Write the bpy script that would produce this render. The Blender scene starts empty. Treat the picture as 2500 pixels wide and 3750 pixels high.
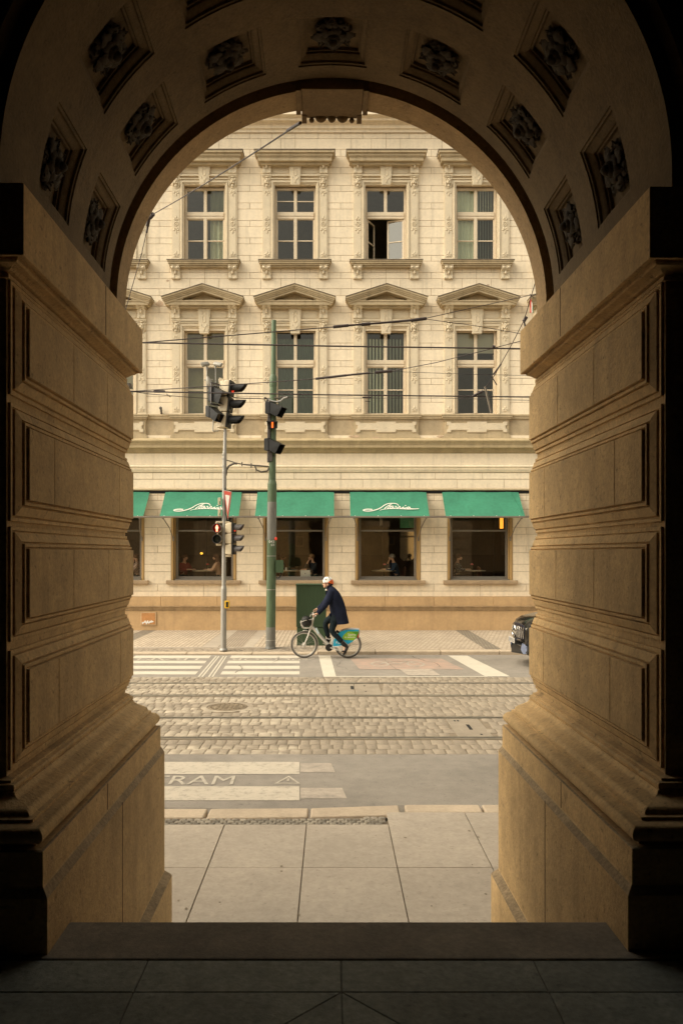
import bpy, bmesh, math, random
from mathutils import Vector, Matrix
random.seed(7)
S = bpy.context.scene
COL = S.collection
R = math.radians
PI = math.pi
F, CX, CY, HC = 1780.0, 762.0, 1270.0, 2.6      # lens and eye height, used to read sizes off the photograph
def PX(px, y): return (px - CX) * y / F
def PZ(py, y): return HC + (CY - py) * y / F
def P3(px, py, y): return (PX(px, y), y, PZ(py, y))

W = {}                                           # world location of every object built as a parent
class MB:
    def __init__(s): s.v, s.f, s.m, s.mi, s.M = [], [], [], 0, None
    def add(s, vs, fs):
        o = len(s.v)
        for p in vs:
            p = Vector(p); s.v.append(s.M @ p if s.M else p)
        for q in fs:
            s.f.append([i + o for i in q]); s.m.append(s.mi)
    def box(s, x0, x1, y0, y1, z0, z1):
        s.add([(x0,y0,z0),(x1,y0,z0),(x1,y1,z0),(x0,y1,z0),(x0,y0,z1),(x1,y0,z1),(x1,y1,z1),(x0,y1,z1)],
              [(0,3,2,1),(4,5,6,7),(0,1,5,4),(1,2,6,5),(2,3,7,6),(3,0,4,7)])
    def quad(s, a, b, c, d): s.add([a,b,c,d], [(0,1,2,3)])
    def prism(s, pts, axis, a, b):
        n = len(pts)
        def mk(p, t):
            if axis == 'x': return (t, p[0], p[1])
            if axis == 'y': return (p[0], t, p[1])
            return (p[0], p[1], t)
        vs = [mk(p, a) for p in pts] + [mk(p, b) for p in pts]
        fs = [tuple(range(n)), tuple(range(2*n-1, n-1, -1))] + [(i, (i+1) % n, n+(i+1) % n, n+i) for i in range(n)]
        s.add(vs, fs)
    def loft(s, rings, closed=True, caps=True):
        n = len(rings[0]); vs = [p for r in rings for p in r]; fs = []
        for k in range(len(rings)-1):
            for i in range(n if closed else n-1):
                j = (i+1) % n
                fs.append((k*n+i, k*n+j, (k+1)*n+j, (k+1)*n+i))
        if caps and closed:
            fs.append(tuple(range(n))); fs.append(tuple(range(len(rings)*n-1, (len(rings)-1)*n-1, -1)))
        s.add(vs, fs)
    def tube(s, pts, r, n=8, caps=True):
        pts = [Vector(p) for p in pts]; rs = r if isinstance(r, (list, tuple)) else [r]*len(pts)
        rings = []; u = None
        for i, p in enumerate(pts):
            t = (pts[min(i+1, len(pts)-1)] - pts[max(i-1, 0)]).normalized()
            if u is None:
                u = t.cross(Vector((0,0,1)))
                if u.length < .05: u = t.cross(Vector((0,1,0)))
            u = (u - t*u.dot(t)).normalized(); w = t.cross(u)
            rings.append([p + (u*math.cos(2*PI*k/n) + w*math.sin(2*PI*k/n))*rs[i] for k in range(n)])
        s.loft(rings, True, caps)
    def lathe(s, prof, o, axis=(0,0,1), n=20, caps=True):
        a = Vector(axis).normalized(); u = a.cross(Vector((0,0,1)))
        if u.length < .05: u = a.cross(Vector((0,1,0)))
        u.normalize(); w = a.cross(u); o = Vector(o)
        s.loft([[o + a*h + (u*math.cos(2*PI*k/n) + w*math.sin(2*PI*k/n))*max(r, 1e-4) for k in range(n)] for r, h in prof], True, caps)
    def ell(s, c, r, nu=14, nv=8, lo=-.5, hi=.5):
        rings = []
        for j in range(nv+1):
            t = PI*(lo + (hi-lo)*j/nv)
            rings.append([(c[0]+r[0]*max(math.cos(t),.001)*math.cos(2*PI*i/nu), c[1]+r[1]*max(math.cos(t),.001)*math.sin(2*PI*i/nu), c[2]+r[2]*math.sin(t)) for i in range(nu)])
        s.loft(rings)
    def build(s, name, mat, parent=None, local=False, smooth=None, bevel=0, seg=2, loc=None):
        off = Vector((0,0,0)) if (local or parent is None) else W[parent.name]
        if loc is not None: off = Vector(loc)
        me = bpy.data.meshes.new(name)
        me.from_pydata([tuple(v - off) for v in s.v], [], s.f)
        mats = mat if isinstance(mat, (list, tuple)) else [mat]
        for m in mats: me.materials.append(m)
        if len(mats) > 1: me.polygons.foreach_set('material_index', s.m)
        bm = bmesh.new(); bm.from_mesh(me); bmesh.ops.recalc_face_normals(bm, faces=bm.faces); bm.to_mesh(me); bm.free()
        if smooth is not None:
            me.polygons.foreach_set('use_smooth', [True]*len(me.polygons)); me.set_sharp_from_angle(angle=R(smooth))
        o = bpy.data.objects.new(name, me); COL.objects.link(o)
        if parent is not None: o.parent = parent
        if loc is not None and parent is None: o.location = off
        elif loc is not None: o.location = off - W[parent.name]
        W[o.name] = (off if loc is not None else (W[parent.name] if parent is not None else Vector((0,0,0)))).copy()
        if bevel:
            b = o.modifiers.new('bevel', 'BEVEL'); b.width = bevel; b.segments = seg; b.limit_method = 'ANGLE'; b.angle_limit = R(40)
        return o

def tag(o, label=None, cat=None, group=None, kind=None):
    if label: o['label'] = label
    if cat: o['category'] = cat
    if group: o['group'] = group
    if kind: o['kind'] = kind
    return o
def thing(name, label, cat, loc, group=None, rz=0):
    o = bpy.data.objects.new(name, None); COL.objects.link(o)
    o.location = loc; o.rotation_euler = (0, 0, rz); o.empty_display_size = .2
    W[o.name] = Vector(loc)
    return tag(o, label, cat, group)
def copy_tree(o, parent=None):
    c = o.copy(); COL.objects.link(c)
    W[c.name] = W[o.name].copy()
    if parent is not None: c.parent = parent
    for ch in list(o.children): copy_tree(ch, c)
    return c
def struct(o, label): return tag(o, label, None, None, 'structure')
def empty_part(name, parent, loc):
    o = bpy.data.objects.new(name, None); COL.objects.link(o); o.parent = parent
    o.location = Vector(loc) - W[parent.name]; W[o.name] = Vector(loc); return o

# ---------------------------------------------------------------- materials
def mat(name, col, rough=.75, var=.12, scale=2.5, bump=0, bscale=60, metal=0, spec=.4, island=0, stretch=None, coat=0, pits=0, streak=0, grain=0, blot=0):
    m = bpy.data.materials.new(name); m.use_nodes = True
    nt = m.node_tree; N = nt.nodes; L = nt.links
    b = N['Principled BSDF']; b.inputs['Roughness'].default_value = rough; b.inputs['Metallic'].default_value = metal
    b.inputs['Specular IOR Level'].default_value = spec
    if coat: b.inputs['Coat Weight'].default_value = coat; b.inputs['Coat Roughness'].default_value = .04
    geo = N.new('ShaderNodeNewGeometry'); pos = geo.outputs['Position']
    if stretch:
        mp = N.new('ShaderNodeMapping'); mp.inputs['Scale'].default_value = stretch; L.new(pos, mp.inputs['Vector']); pos = mp.outputs['Vector']
    def noise(sc, det=5, src=None):
        n = N.new('ShaderNodeTexNoise'); n.inputs['Scale'].default_value = sc; n.inputs['Detail'].default_value = det; n.inputs['Roughness'].default_value = .62
        L.new(src or pos, n.inputs['Vector']); return n.outputs['Fac']
    def mth(op, a, bb):
        n = N.new('ShaderNodeMath'); n.operation = op
        for i, q in enumerate((a, bb)):
            if isinstance(q, (int, float)): n.inputs[i].default_value = q
            else: L.new(q, n.inputs[i])
        return n.outputs[0]
    def rng(x, a0, a1, b0, b1):
        n = N.new('ShaderNodeMapRange'); L.new(x, n.inputs[0])
        for i, q in enumerate((a0, a1, b0, b1)): n.inputs[i+1].default_value = q
        return n.outputs[0]
    fac = rng(noise(scale), .3, .7, 1-var, 1+var)
    fac = mth('MULTIPLY', fac, rng(noise(scale*8, 4), .25, .75, 1-var*.6, 1+var*.6))
    if grain: fac = mth('MULTIPLY', fac, rng(noise(grain, 3), .28, .72, 1-var*.9, 1+var*.9))
    if island: fac = mth('MULTIPLY', fac, rng(geo.outputs['Random Per Island'], 0, 1, 1-island, 1+island))
    if pits: fac = mth('MULTIPLY', fac, rng(noise(scale*22, 2), .62, .74, 1, 1-pits))
    if blot:
        fac = mth('MULTIPLY', fac, rng(noise(4.5, 7), .64, .72, 1, 1-blot))
    if streak:
        mp = N.new('ShaderNodeMapping'); mp.inputs['Scale'].default_value = (3.5, 3.5, .35); L.new(geo.outputs['Position'], mp.inputs['Vector'])
        fac = mth('MULTIPLY', fac, rng(noise(1.6, 6, mp.outputs['Vector']), .5, .78, 1, 1-streak))
    mx = N.new('ShaderNodeMix'); mx.data_type = 'RGBA'; mx.blend_type = 'MULTIPLY'; mx.inputs['Factor'].default_value = 1
    mx.inputs[6].default_value = (*col, 1); L.new(fac, mx.inputs[7]); L.new(mx.outputs[2], b.inputs['Base Color'])
    if bump:
        bn = N.new('ShaderNodeBump'); bn.inputs['Strength'].default_value = bump; bn.inputs['Distance'].default_value = .01
        L.new(noise(bscale, 6), bn.inputs['Height']); L.new(bn.outputs['Normal'], b.inputs['Normal'])
    return m
def emit(name, col, st, base=(.02,.02,.02)):
    m = mat(name, base, .3, 0); b = m.node_tree.nodes['Principled BSDF']
    b.inputs['Emission Color'].default_value = (*col, 1); b.inputs['Emission Strength'].default_value = st
    return m
def glass(name, tint, refl=1.0):
    m = bpy.data.materials.new(name); m.use_nodes = True; nt = m.node_tree; N = nt.nodes; L = nt.links; N.clear()
    out = N.new('ShaderNodeOutputMaterial'); mix = N.new('ShaderNodeMixShader'); tr = N.new('ShaderNodeBsdfTransparent'); gl = N.new('ShaderNodeBsdfGlossy')
    tr.inputs['Color'].default_value = (*tint, 1); gl.inputs['Roughness'].default_value = .015; gl.inputs['Color'].default_value = (1,.95,.84,1)
    fr = N.new('ShaderNodeFresnel'); fr.inputs['IOR'].default_value = 1.55
    mu = N.new('ShaderNodeMath'); mu.operation = 'MULTIPLY'; mu.inputs[1].default_value = refl; mu.use_clamp = True
    nz = N.new('ShaderNodeTexNoise'); nz.inputs['Scale'].default_value = .9; geo = N.new('ShaderNodeNewGeometry'); L.new(geo.outputs['Position'], nz.inputs['Vector'])
    bp = N.new('ShaderNodeBump'); bp.inputs['Strength'].default_value = .25; bp.inputs['Distance'].default_value = .02; L.new(nz.outputs['Fac'], bp.inputs['Height']); L.new(bp.outputs['Normal'], gl.inputs['Normal'])
    L.new(fr.outputs[0], mu.inputs[0]); L.new(mu.outputs[0], mix.inputs[0]); L.new(tr.outputs[0], mix.inputs[1]); L.new(gl.outputs[0], mix.inputs[2]); L.new(mix.outputs[0], out.inputs[0])
    return m
def worn(name, c1, c2, sc, lo, hi, rough=.8, fine=60):
    """paint c1 worn through to c2 by noise"""
    m = mat(name, c1, rough, .06); nt = m.node_tree; N = nt.nodes; L = nt.links; b = N['Principled BSDF']
    src = b.inputs['Base Color'].links[0].from_socket
    geo = N.new('ShaderNodeNewGeometry'); n1 = N.new('ShaderNodeTexNoise'); n1.inputs['Scale'].default_value = sc; n1.inputs['Detail'].default_value = 10; n1.inputs['Roughness'].default_value = .75
    L.new(geo.outputs['Position'], n1.inputs['Vector'])
    mr = N.new('ShaderNodeMapRange'); L.new(n1.outputs['Fac'], mr.inputs[0]); mr.inputs[1].default_value = lo; mr.inputs[2].default_value = hi
    mx = N.new('ShaderNodeMix'); mx.data_type = 'RGBA'; L.new(mr.outputs[0], mx.inputs['Factor']); L.new(src, mx.inputs[6]); mx.inputs[7].default_value = (*c2, 1)
    L.new(mx.outputs[2], b.inputs['Base Color']); return m

ASPH = (.235,.205,.165)
M = dict(
 stucco=mat('cream_stucco', (.80,.68,.495), .85, .06, 1.1, .12, 90, island=.035, streak=.19, grain=14),
 scar=mat('bare_plaster', (.50,.37,.25), .95, .2, 9, .6, 40, grain=30),
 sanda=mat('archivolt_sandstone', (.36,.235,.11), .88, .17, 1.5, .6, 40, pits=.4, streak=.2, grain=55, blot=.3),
 ledge=mat('dark_ledge', (.29,.21,.118), .92, .25, 5, .4, 60, pits=.3, grain=50),  # chamfer faces of the pier bases, darker than the stone around
 ledge2=mat('shaded_moulding', (.40,.285,.16), .88, .2, 4, .3, 50, streak=.25),  # shadow line of the plinth moulding put into its colour
 groove=mat('stucco_joint', (.45,.355,.225), .9, .15, 4),
 key=mat('shaded_keystone', (.21,.137,.064), .9, .15, 2, .5, 46, pits=.3, grain=60),  # sandstone darkened: shade on the keystone's underside put into the colour
 trim=mat('cream_trim', (.46,.365,.225), .8, .12, 2.2, .2, 60, streak=.28),
 relief=mat('cream_relief', (.67,.57,.405), .85, .07, 3, .25, 40, streak=.08),
 fascia=mat('cornice_paint', (.43,.335,.19), .8, .12, 2.0, .12, 60, streak=.3),
 plinth=mat('ochre_plinth', (.52,.345,.175), .85, .10, 1.4, .2, 50, streak=.16),
 ashlar=mat('ochre_ashlar', (.58,.41,.23), .85, .14, 2.5, .25, 40, island=.06, pits=.15),
 lead=mat('lead_flashing', (.16,.125,.085), .7, .2, 4),
 sash=mat('pale_window_paint', (.70,.585,.42), .6, .06, 5, streak=.08),
 jamb=mat('yellow_wood', (.42,.27,.105), .55, .12, 3, stretch=(9,9,.8)),
 shopframe=mat('grey_steel_frame', (.20,.175,.14), .45, .08, 3, metal=.2),
 sillstone=mat('brown_sill', (.36,.26,.155), .85, .16, 5, .3, 40, pits=.3),
 pane=glass('window_pane', (.84,.86,.76), 1.25),
 shopglass=glass('shop_pane', (.96,.95,.90), 2.2),
 sandv=mat('shaded_sandstone', (.145,.096,.043), .9, .18, 1.6, .5, 46, pits=.25, streak=.10, grain=60, blot=.25),  # pier sandstone darkened: shade under the vault put into the colour
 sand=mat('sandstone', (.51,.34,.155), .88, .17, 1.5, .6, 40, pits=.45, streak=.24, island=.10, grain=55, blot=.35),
 sandout=mat('outer_sandstone', (.42,.31,.19), .88, .15, 1.2, .3, 40),
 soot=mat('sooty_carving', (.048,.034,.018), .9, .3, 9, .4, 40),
 mortar=mat('joint_mortar', (.11,.07,.038), .95, .2, 9),
 hall=mat('shaded_hall_stone', (.05,.04,.025), .9, .2, 1),  # near-black stone, the unlit hall's darkness put into the colour
 floor=mat('hall_floor', (.172,.185,.160), .8, .25, 1.3, .3, 50, island=.10, pits=.3, grain=40), floorj=mat('hall_joint', (.09,.085,.07), .9, .2, 6),
 tread=mat('granite_step', (.19,.165,.128), .85, .25, 5, .35, 90, pits=.25),
 asphalt=mat('asphalt', ASPH, .88, .15, .7, .5, 120, pits=.3, grain=70),
 ground=mat('ground', (.16,.13,.10), .95, .2, .5),
 slab=mat('pavement_slab', (.37,.313,.24), .85, .10, 1.1, .25, 70, island=.06, pits=.22, grain=30),
 joint=mat('dark_joint', (.06,.045,.03), .95, .2, 6),
 kerb=mat('granite_kerb', (.44,.35,.245), .85, .12, 3, .3, 60, island=.06, pits=.2),
 mosdark=mat('dark_mosaic', (.235,.205,.155), .85, .2, 8, .3, 60, island=.35),
 mosfar=mat('worn_mosaic', (.34,.28,.205), .85, .15, 8, .3, 60, island=.22), jointfar=mat('sandy_joint', (.20,.16,.11), .9, .2, 6), jointcob=mat('sand_between_setts', (.19,.15,.10), .95, .25, 5),
 cobble=mat('cobble', (.262,.215,.155), .72, .14, 2.2, .3, 50, island=.09, pits=.25, grain=40),
 steel=mat('rail_steel', (.44,.40,.33), .38, .2, 6, metal=.7),
 dark=mat('black_gap', (.012,.011,.009), .9, .1),
 plate=mat('cover_plate', (.30,.25,.185), .6, .15, 3, .2, 60, metal=.2),
 iron=mat('cast_iron', (.215,.168,.11), .7, .3, 8, .5, 60, metal=.2),
 paint=worn('road_paint', (.50,.45,.355), ASPH, 5, .56, .72),
 paintnear=worn('worn_road_paint', (.47,.41,.315), ASPH, 9, .50, .70),
 gutdark=worn('gutter_band', (.135,.112,.082), ASPH, 3, .42, .66),  # darker tone for the gutter band, broken up by noise
 paneopen=glass('open_sash_pane', (.80,.82,.78), 5.5),
 letterpaint=worn('lettering_paint', (.44,.39,.305), ASPH, 9, .50, .72),
 paintfaint=worn('faint_paint', (.40,.335,.26), ASPH, 6, .40, .66),
 pink=worn('pink_surface', (.40,.265,.195), ASPH, 3, .36, .70),
 galv=mat('galvanised', (.32,.305,.27), .5, .12, 4, .1, 40, metal=.35, stretch=(4,4,.7)),
 polegreen=mat('green_pole_paint', (.085,.125,.065), .5, .22, 4, .15, 60, stretch=(3,3,.5)),
 polegrey=mat('faded_pole_paint', (.17,.165,.14), .6, .25, 5, .15, 60, stretch=(3,3,.5)),
 greenbox=mat('green_cabinet_paint', (.045,.078,.036), .5, .10, 3, .05, 60, stretch=(6,6,.6)),
 sigcream=mat('signal_cream', (.56,.47,.32), .5, .08, 4),
 sigblack=mat('signal_black', (.017,.017,.016), .5, .15, 6, spec=.22),
 siggrey=mat('signal_hood', (.085,.075,.07), .42, .12, 6),
 lensdark=mat('lens_dark', (.012,.02,.016), .15, .1),
 lensred=mat('lens_red', (.32,.02,.012), .2, .05),
 red=mat('sign_red', (.28,.024,.014), .45, .05),
 signface=mat('sign_face', (.40,.38,.34), .4, .04),
 white=mat('white_lettering', (.80,.78,.70), .6, .04),
 yellow=mat('yellow_plastic', (.72,.42,.02), .45, .05),
 redlit=emit('red_lamp', (1,.06,.02), .32, (.2,.01,.01)), redman=emit('red_figure', (1,.26,.13), 3.2), orange=emit('orange_bar', (1,.10,.012), 1.5), crackm=mat('crack_fill', (.10,.085,.065), .95, .2, 9), detg=mat('detector_grey', (.27,.25,.205), .5, .1, 6),
 awning=mat('green_canvas', (.040,.200,.115), .85, .12, 1.3, .7, 5, streak=.15),
 letter=mat('cream_lettering', (.72,.70,.60), .7, .03),
 bar=mat('awning_bar', (.22,.19,.15), .5, .1, metal=.3),
 wire=mat('wire', (.045,.032,.028), .6, .1), ins=mat('insulator', (.10,.085,.065), .5, .2),
 tyre=mat('tyre', (.10,.09,.075), .8, .1), rim=mat('alloy', (.50,.47,.41), .35, .05, metal=.5), silver=mat('bike_silver', (.58,.545,.48), .35, .06, metal=.35),
 spoke=mat('spoke_wire', (.35,.33,.28), .4, .05, metal=.5),
 blue=mat('panel_blue', (.012,.33,.50), .5, .04), lime=mat('panel_lime', (.23,.42,.022), .5, .04), leaf=mat('panel_green', (.07,.24,.015), .5, .04),
 sticker=mat('pale_sticker', (.50,.60,.62), .5, .04), bag=mat('black_bag', (.018,.017,.014), .7, .3, 8, .3, 30),
 skin=mat('skin', (.52,.30,.19), .6, .06, 8), skindim=mat('skin_indoor', (.50,.29,.18), .6, .06, 8),
 navy=mat('navy_wool', (.011,.014,.027), .97, .3, 9, 1.0, 16, spec=.15), trouser=mat('dark_trousers', (.011,.017,.020), .95, .3, 10, .9, 18, spec=.15),
 shoe=mat('dark_leather', (.030,.026,.024), .5, .15), sole=mat('shoe_sole', (.10,.085,.07), .8, .1),
 helmet=mat('helmet_white', (.74,.71,.64), .35, .04), helmo=mat('helmet_orange', (.70,.12,.012), .35, .05),
 hairb=mat('brown_hair', (.10,.045,.018), .7, .25, 30), hairg=mat('fair_hair', (.26,.15,.07), .7, .25, 30), hairgrey=mat('grey_hair', (.26,.22,.17), .7, .25, 30),
 carblack=mat('black_car_paint', (.006,.006,.006), .25, .05, spec=.3, coat=.5), chrome=mat('chrome', (.72,.70,.66), .12, .03, metal=1), grille=mat('grille_dark', (.015,.013,.022), .35, .05),
 lamp=mat('headlamp', (.32,.30,.27), .12, .05), carglass=mat('car_glass', (.012,.014,.014), .06, .03), bluep=mat('blue_blank_plate', (.13,.15,.21), .35, .15, 12),
 room=mat('cafe_wall', (.12,.082,.045), .8, .2, 1.2), wood=mat('dark_wood', (.065,.032,.014), .55, .2, 3, stretch=(6,6,.8)), roomup=mat('office_wall', (.34,.31,.21), .9, .1), ceil=mat('ceiling_paint', (.30,.25,.17), .9, .1),
 chairw=mat('bentwood', (.16,.06,.025), .45, .15, 4), cloth=mat('marble_top', (.55,.50,.42), .35, .08), brass=mat('brass_edge', (.45,.36,.19), .3, .05, metal=.7),
 mirror=mat('mirror_glass', (.85,.84,.78), .04, .02, metal=1), pic=mat('picture_print', (.10,.09,.065), .6, .5, 6), frame=mat('picture_frame', (.20,.13,.06), .5, .1),
 lampor=emit('lit_orange_shade', (1,.36,.035), .9, (.4,.2,.05)), lampyl=emit('lit_yellow_bulb', (1,.50,.05), .9), laptop=mat('laptop_silver', (.56,.57,.52), .4, .03),
 flower=mat('flower_pink', (.62,.16,.15), .6, .15, 30), green=mat('flower_stem', (.05,.10,.02), .6, .2), flowred=mat('flower_red', (.40,.03,.02), .6, .15),
 curtain=mat('pale_curtain', (.40,.41,.32), .9, .06, 3, stretch=(8,8,.5)), teal=mat('teal_curtain', (.17,.22,.17), .9, .12, 4, stretch=(9,9,.5)), blind=mat('blind_strip', (.50,.53,.42), .8, .06), roller=mat('roller_blind', (.66,.62,.52), .85, .03),
 rust=mat('orange_patch', (.52,.25,.09), .8, .15, 8), flag_r=mat('flag_red', (.55,.06,.04), .8, .05), flag_g=mat('flag_green', (.05,.14,.06), .8, .05),
)
def stripes(name, c1, c2, sc, axis):
    m = mat(name, c1, .85, .05); nt = m.node_tree; N = nt.nodes; L = nt.links; b = N['Principled BSDF']
    geo = N.new('ShaderNodeNewGeometry'); mp = N.new('ShaderNodeMapping'); mp.inputs['Rotation'].default_value = axis; L.new(geo.outputs['Position'], mp.inputs['Vector'])
    wv = N.new('ShaderNodeTexWave'); wv.inputs['Scale'].default_value = sc; wv.inputs['Distortion'].default_value = 1.2; L.new(mp.outputs[0], wv.inputs['Vector'])
    cr = N.new('ShaderNodeValToRGB'); cr.color_ramp.interpolation = 'CONSTANT'; cr.color_ramp.elements[1].position = .5
    cr.color_ramp.elements[0].color = (*c1, 1); cr.color_ramp.elements[1].color = (*c2, 1); L.new(wv.outputs['Fac'], cr.inputs[0]); L.new(cr.outputs[0], b.inputs['Base Color']); return m
M['striped'] = stripes('striped_knit', (.55,.42,.32), (.085,.015,.012), 7, (0, R(70), 0))
M['pattern'] = worn('patterned_print', (.035,.035,.03), (.55,.52,.42), 22, .52, .56)
M['redtop'] = mat('dull_red_jumper', (.20,.028,.02), .9, .15, 9); M['beigetop'] = mat('beige_cardigan', (.50,.31,.19), .9, .12, 9)
M['blacktop'] = mat('black_jumper', (.014,.016,.018), .95, .15, 9); M['bluetop'] = mat('dark_blue_jumper', (.014,.03,.055), .95, .15, 9)
def mosaic(name, c1, c2, cm, size, rot):
    m = mat(name, c1, .8, .10, 1.5); nt = m.node_tree; N = nt.nodes; L = nt.links; b = N['Principled BSDF']
    src = b.inputs['Base Color'].links[0].from_node
    geo = N.new('ShaderNodeNewGeometry'); mp = N.new('ShaderNodeMapping'); mp.inputs['Rotation'].default_value = (0, 0, rot); L.new(geo.outputs['Position'], mp.inputs['Vector'])
    br = N.new('ShaderNodeTexBrick'); br.inputs['Scale'].default_value = 1; br.inputs['Brick Width'].default_value = size[0]; br.inputs['Row Height'].default_value = size[1]
    br.inputs['Mortar Size'].default_value = .011; br.inputs['Mortar Smooth'].default_value = .3; br.inputs['Bias'].default_value = -.1
    br.inputs['Color1'].default_value = (*c1, 1); br.inputs['Color2'].default_value = (*c2, 1); br.inputs['Mortar'].default_value = (*cm, 1)
    nz = N.new('ShaderNodeTexNoise'); nz.inputs['Scale'].default_value = 7; L.new(geo.outputs['Position'], nz.inputs['Vector'])
    va = N.new('ShaderNodeVectorMath'); va.operation = 'MULTIPLY_ADD'; va.inputs[1].default_value = (.03,.03,0); L.new(nz.outputs['Color'], va.inputs[0]); L.new(mp.outputs[0], va.inputs[2]); L.new(va.outputs[0], br.inputs['Vector'])
    L.new(br.outputs['Color'], src.inputs[6])
    bp = N.new('ShaderNodeBump'); bp.inputs['Strength'].default_value = .6; bp.inputs['Distance'].default_value = .01; bp.invert = True; L.new(br.outputs['Fac'], bp.inputs['Height']); L.new(bp.outputs['Normal'], b.inputs['Normal']); return m
M['mos1'] = mosaic('pale_mosaic', (.50,.41,.30), (.40,.325,.235), (.19,.145,.095), (.17,.115), R(90))
M['mos2'] = mosaic('pale_mosaic_oblique', (.50,.41,.30), (.42,.34,.25), (.20,.155,.10), (.15,.10), R(52))
M['mos3'] = mosaic('grey_mosaic_band', (.27,.23,.17), (.21,.175,.13), (.12,.095,.065), (.10,.075), R(40))
M['tact'] = mosaic('ribbed_paving', (.33,.27,.20), (.31,.25,.185), (.17,.135,.09), (.8,.075), R(90))
# pale paint on the crossing where it runs over the cobbles: stripes a walker could measure on the ground
def cobble_paint(m):
    nt = m.node_tree; N = nt.nodes; L = nt.links; b = N['Principled BSDF']; src = b.inputs['Base Color'].links[0].from_socket
    geo = N.new('ShaderNodeNewGeometry'); sx = N.new('ShaderNodeSeparateXYZ'); L.new(geo.outputs['Position'], sx.inputs[0])
    def mth(op, a, bb, c=None):
        n = N.new('ShaderNodeMath'); n.operation = op
        for i, q in enumerate((a, bb, c)):
            if q is None: continue
            if isinstance(q, (int, float)): n.inputs[i].default_value = q
            else: L.new(q, n.inputs[i])
        return n.outputs[0]
    ph = mth('FRACT', mth('DIVIDE', mth('SUBTRACT', sx.outputs['Y'], 9.95), .868), 0)
    st = mth('LESS_THAN', ph, .52)
    ed = mth('LESS_THAN', mth('ADD', sx.outputs['X'], mth('MULTIPLY', sx.outputs['Y'], .0416)), 0)
    nz = N.new('ShaderNodeTexNoise'); nz.inputs['Scale'].default_value = 5; nz.inputs['Detail'].default_value = 8; L.new(geo.outputs['Position'], nz.inputs['Vector'])
    mr = N.new('ShaderNodeMapRange'); L.new(nz.outputs['Fac'], mr.inputs[0]); mr.inputs[1].default_value = .36; mr.inputs[2].default_value = .66; mr.inputs[3].default_value = .0; mr.inputs[4].default_value = .36
    fc = mth('MULTIPLY', mth('MULTIPLY', st, ed), mr.outputs[0])
    mx = N.new('ShaderNodeMix'); mx.data_type = 'RGBA'; L.new(fc, mx.inputs['Factor']); L.new(src, mx.inputs[6]); mx.inputs[7].default_value = (.70,.60,.44,1); L.new(mx.outputs[2], b.inputs['Base Color'])
cobble_paint(M['cobble'])

def text_into(mb, txt, origin, ux, uz, height, width=None, depth=None, align='CENTER'):
    """letters of the built-in font laid on the plane ux, uz at origin"""
    cu = bpy.data.curves.new('tmp', 'FONT'); cu.body = txt; cu.align_x = align; cu.size = 1; cu.resolution_u = 3
    ob = bpy.data.objects.new('tmp', cu); COL.objects.link(ob)
    dg = bpy.context.evaluated_depsgraph_get(); me = bpy.data.meshes.new_from_object(ob.evaluated_get(dg))
    xs = [v.co.x for v in me.vertices]; ys = [v.co.y for v in me.vertices]
    sy = height/(max(ys)-min(ys)); sx = sy if width is None else width/(max(xs)-min(xs)); y0 = min(ys); x0 = (min(xs)+max(xs))/2
    o = Vector(origin); ux = Vector(ux).normalized(); uz = Vector(uz).normalized()
    mb.add([o + ux*((v.co.x-x0)*sx) + uz*((v.co.y-y0)*sy) for v in me.vertices], [tuple(p.vertices) for p in me.polygons])
    bpy.data.objects.remove(ob); bpy.data.curves.remove(cu); bpy.data.meshes.remove(me)

# ================================================================ GROUND
b = MB(); b.quad((-250,-60,-.06),(250,-60,-.06),(250,250,-.06),(-250,250,-.06)); struct(b.build('ground', M['ground']), 'dark ground under the whole street')
b = MB()
for y0, y1 in ((7.4, 10.02), (16.22, 19.8)):
    n = 40
    for i in range(n):
        xa, xb = -60+120*i/n, -60+120*(i+1)/n
        b.quad((xa,y0,0),(xb,y0,0),(xb,y1,0),(xa,y1,0))
struct(b.build('road', M['asphalt']), 'worn grey asphalt lanes either side of the tram tracks')

def island_stone(b, x0, x1, y0, y1, z0, z1, j, r, tilt=.002):
    q = [(x0,y0),(x1,y0),(x1,y1),(x0,y1)]
    q = [(x+random.uniform(-j,j), y+random.uniform(-j,j)) for x, y in q]
    cx, cy = sum(p[0] for p in q)/4, sum(p[1] for p in q)/4
    dz = random.uniform(-tilt,tilt)
    def ring(k, z): return [(cx+(x-cx)*k, cy+(y-cy)*k, z+dz) for x, y in q]
    b.loft([ring(1, z0), ring(1, z1-r), ring(1-r*3.2/(x1-x0), z1)])
rails_y = (10.84, 12.24, 14.07, 15.48)
bands = [(10.0, 10.75), (10.94, 12.15), (12.33, 13.98), (14.16, 15.39), (15.57, 16.2)]
b = MB()
plates = [(-.05, .92, 14.2, 15.36), (1.78, 2.28, 10.96, 12.13)]
for y0, y1 in bands:
    nr = max(2, round((y1-y0)/.235)); h = (y1-y0)/nr
    for r in range(nr):
        x = -7 + random.uniform(0,.15)
        while x < 7:
            w = random.uniform(.12, .19)
            ya, yb = y0+r*h, y0+(r+1)*h
            cxm, cym = x+w/2, (ya+yb)/2
            if not any(p[0]-.04 < cxm < p[1]+.04 and p[2] < cym < p[3] for p in plates) and math.hypot(cxm+1.76, cym-13.07) > .44:
                island_stone(b, x+.006, x+w-.006, ya+.004, yb-.004, -.03, .005, .010, .004, .003)
            x += w
struct(b.build('cobbles', M['cobble'], smooth=35), 'worn granite setts paving the tram tracks')
b = MB()
b.quad((-60,9.98,-.002),(60,9.98,-.002),(60,16.25,-.002),(-60,16.25,-.002)); struct(b.build('track_bed', M['jointcob']), 'dark sand bed between the setts')
b = MB()
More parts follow.
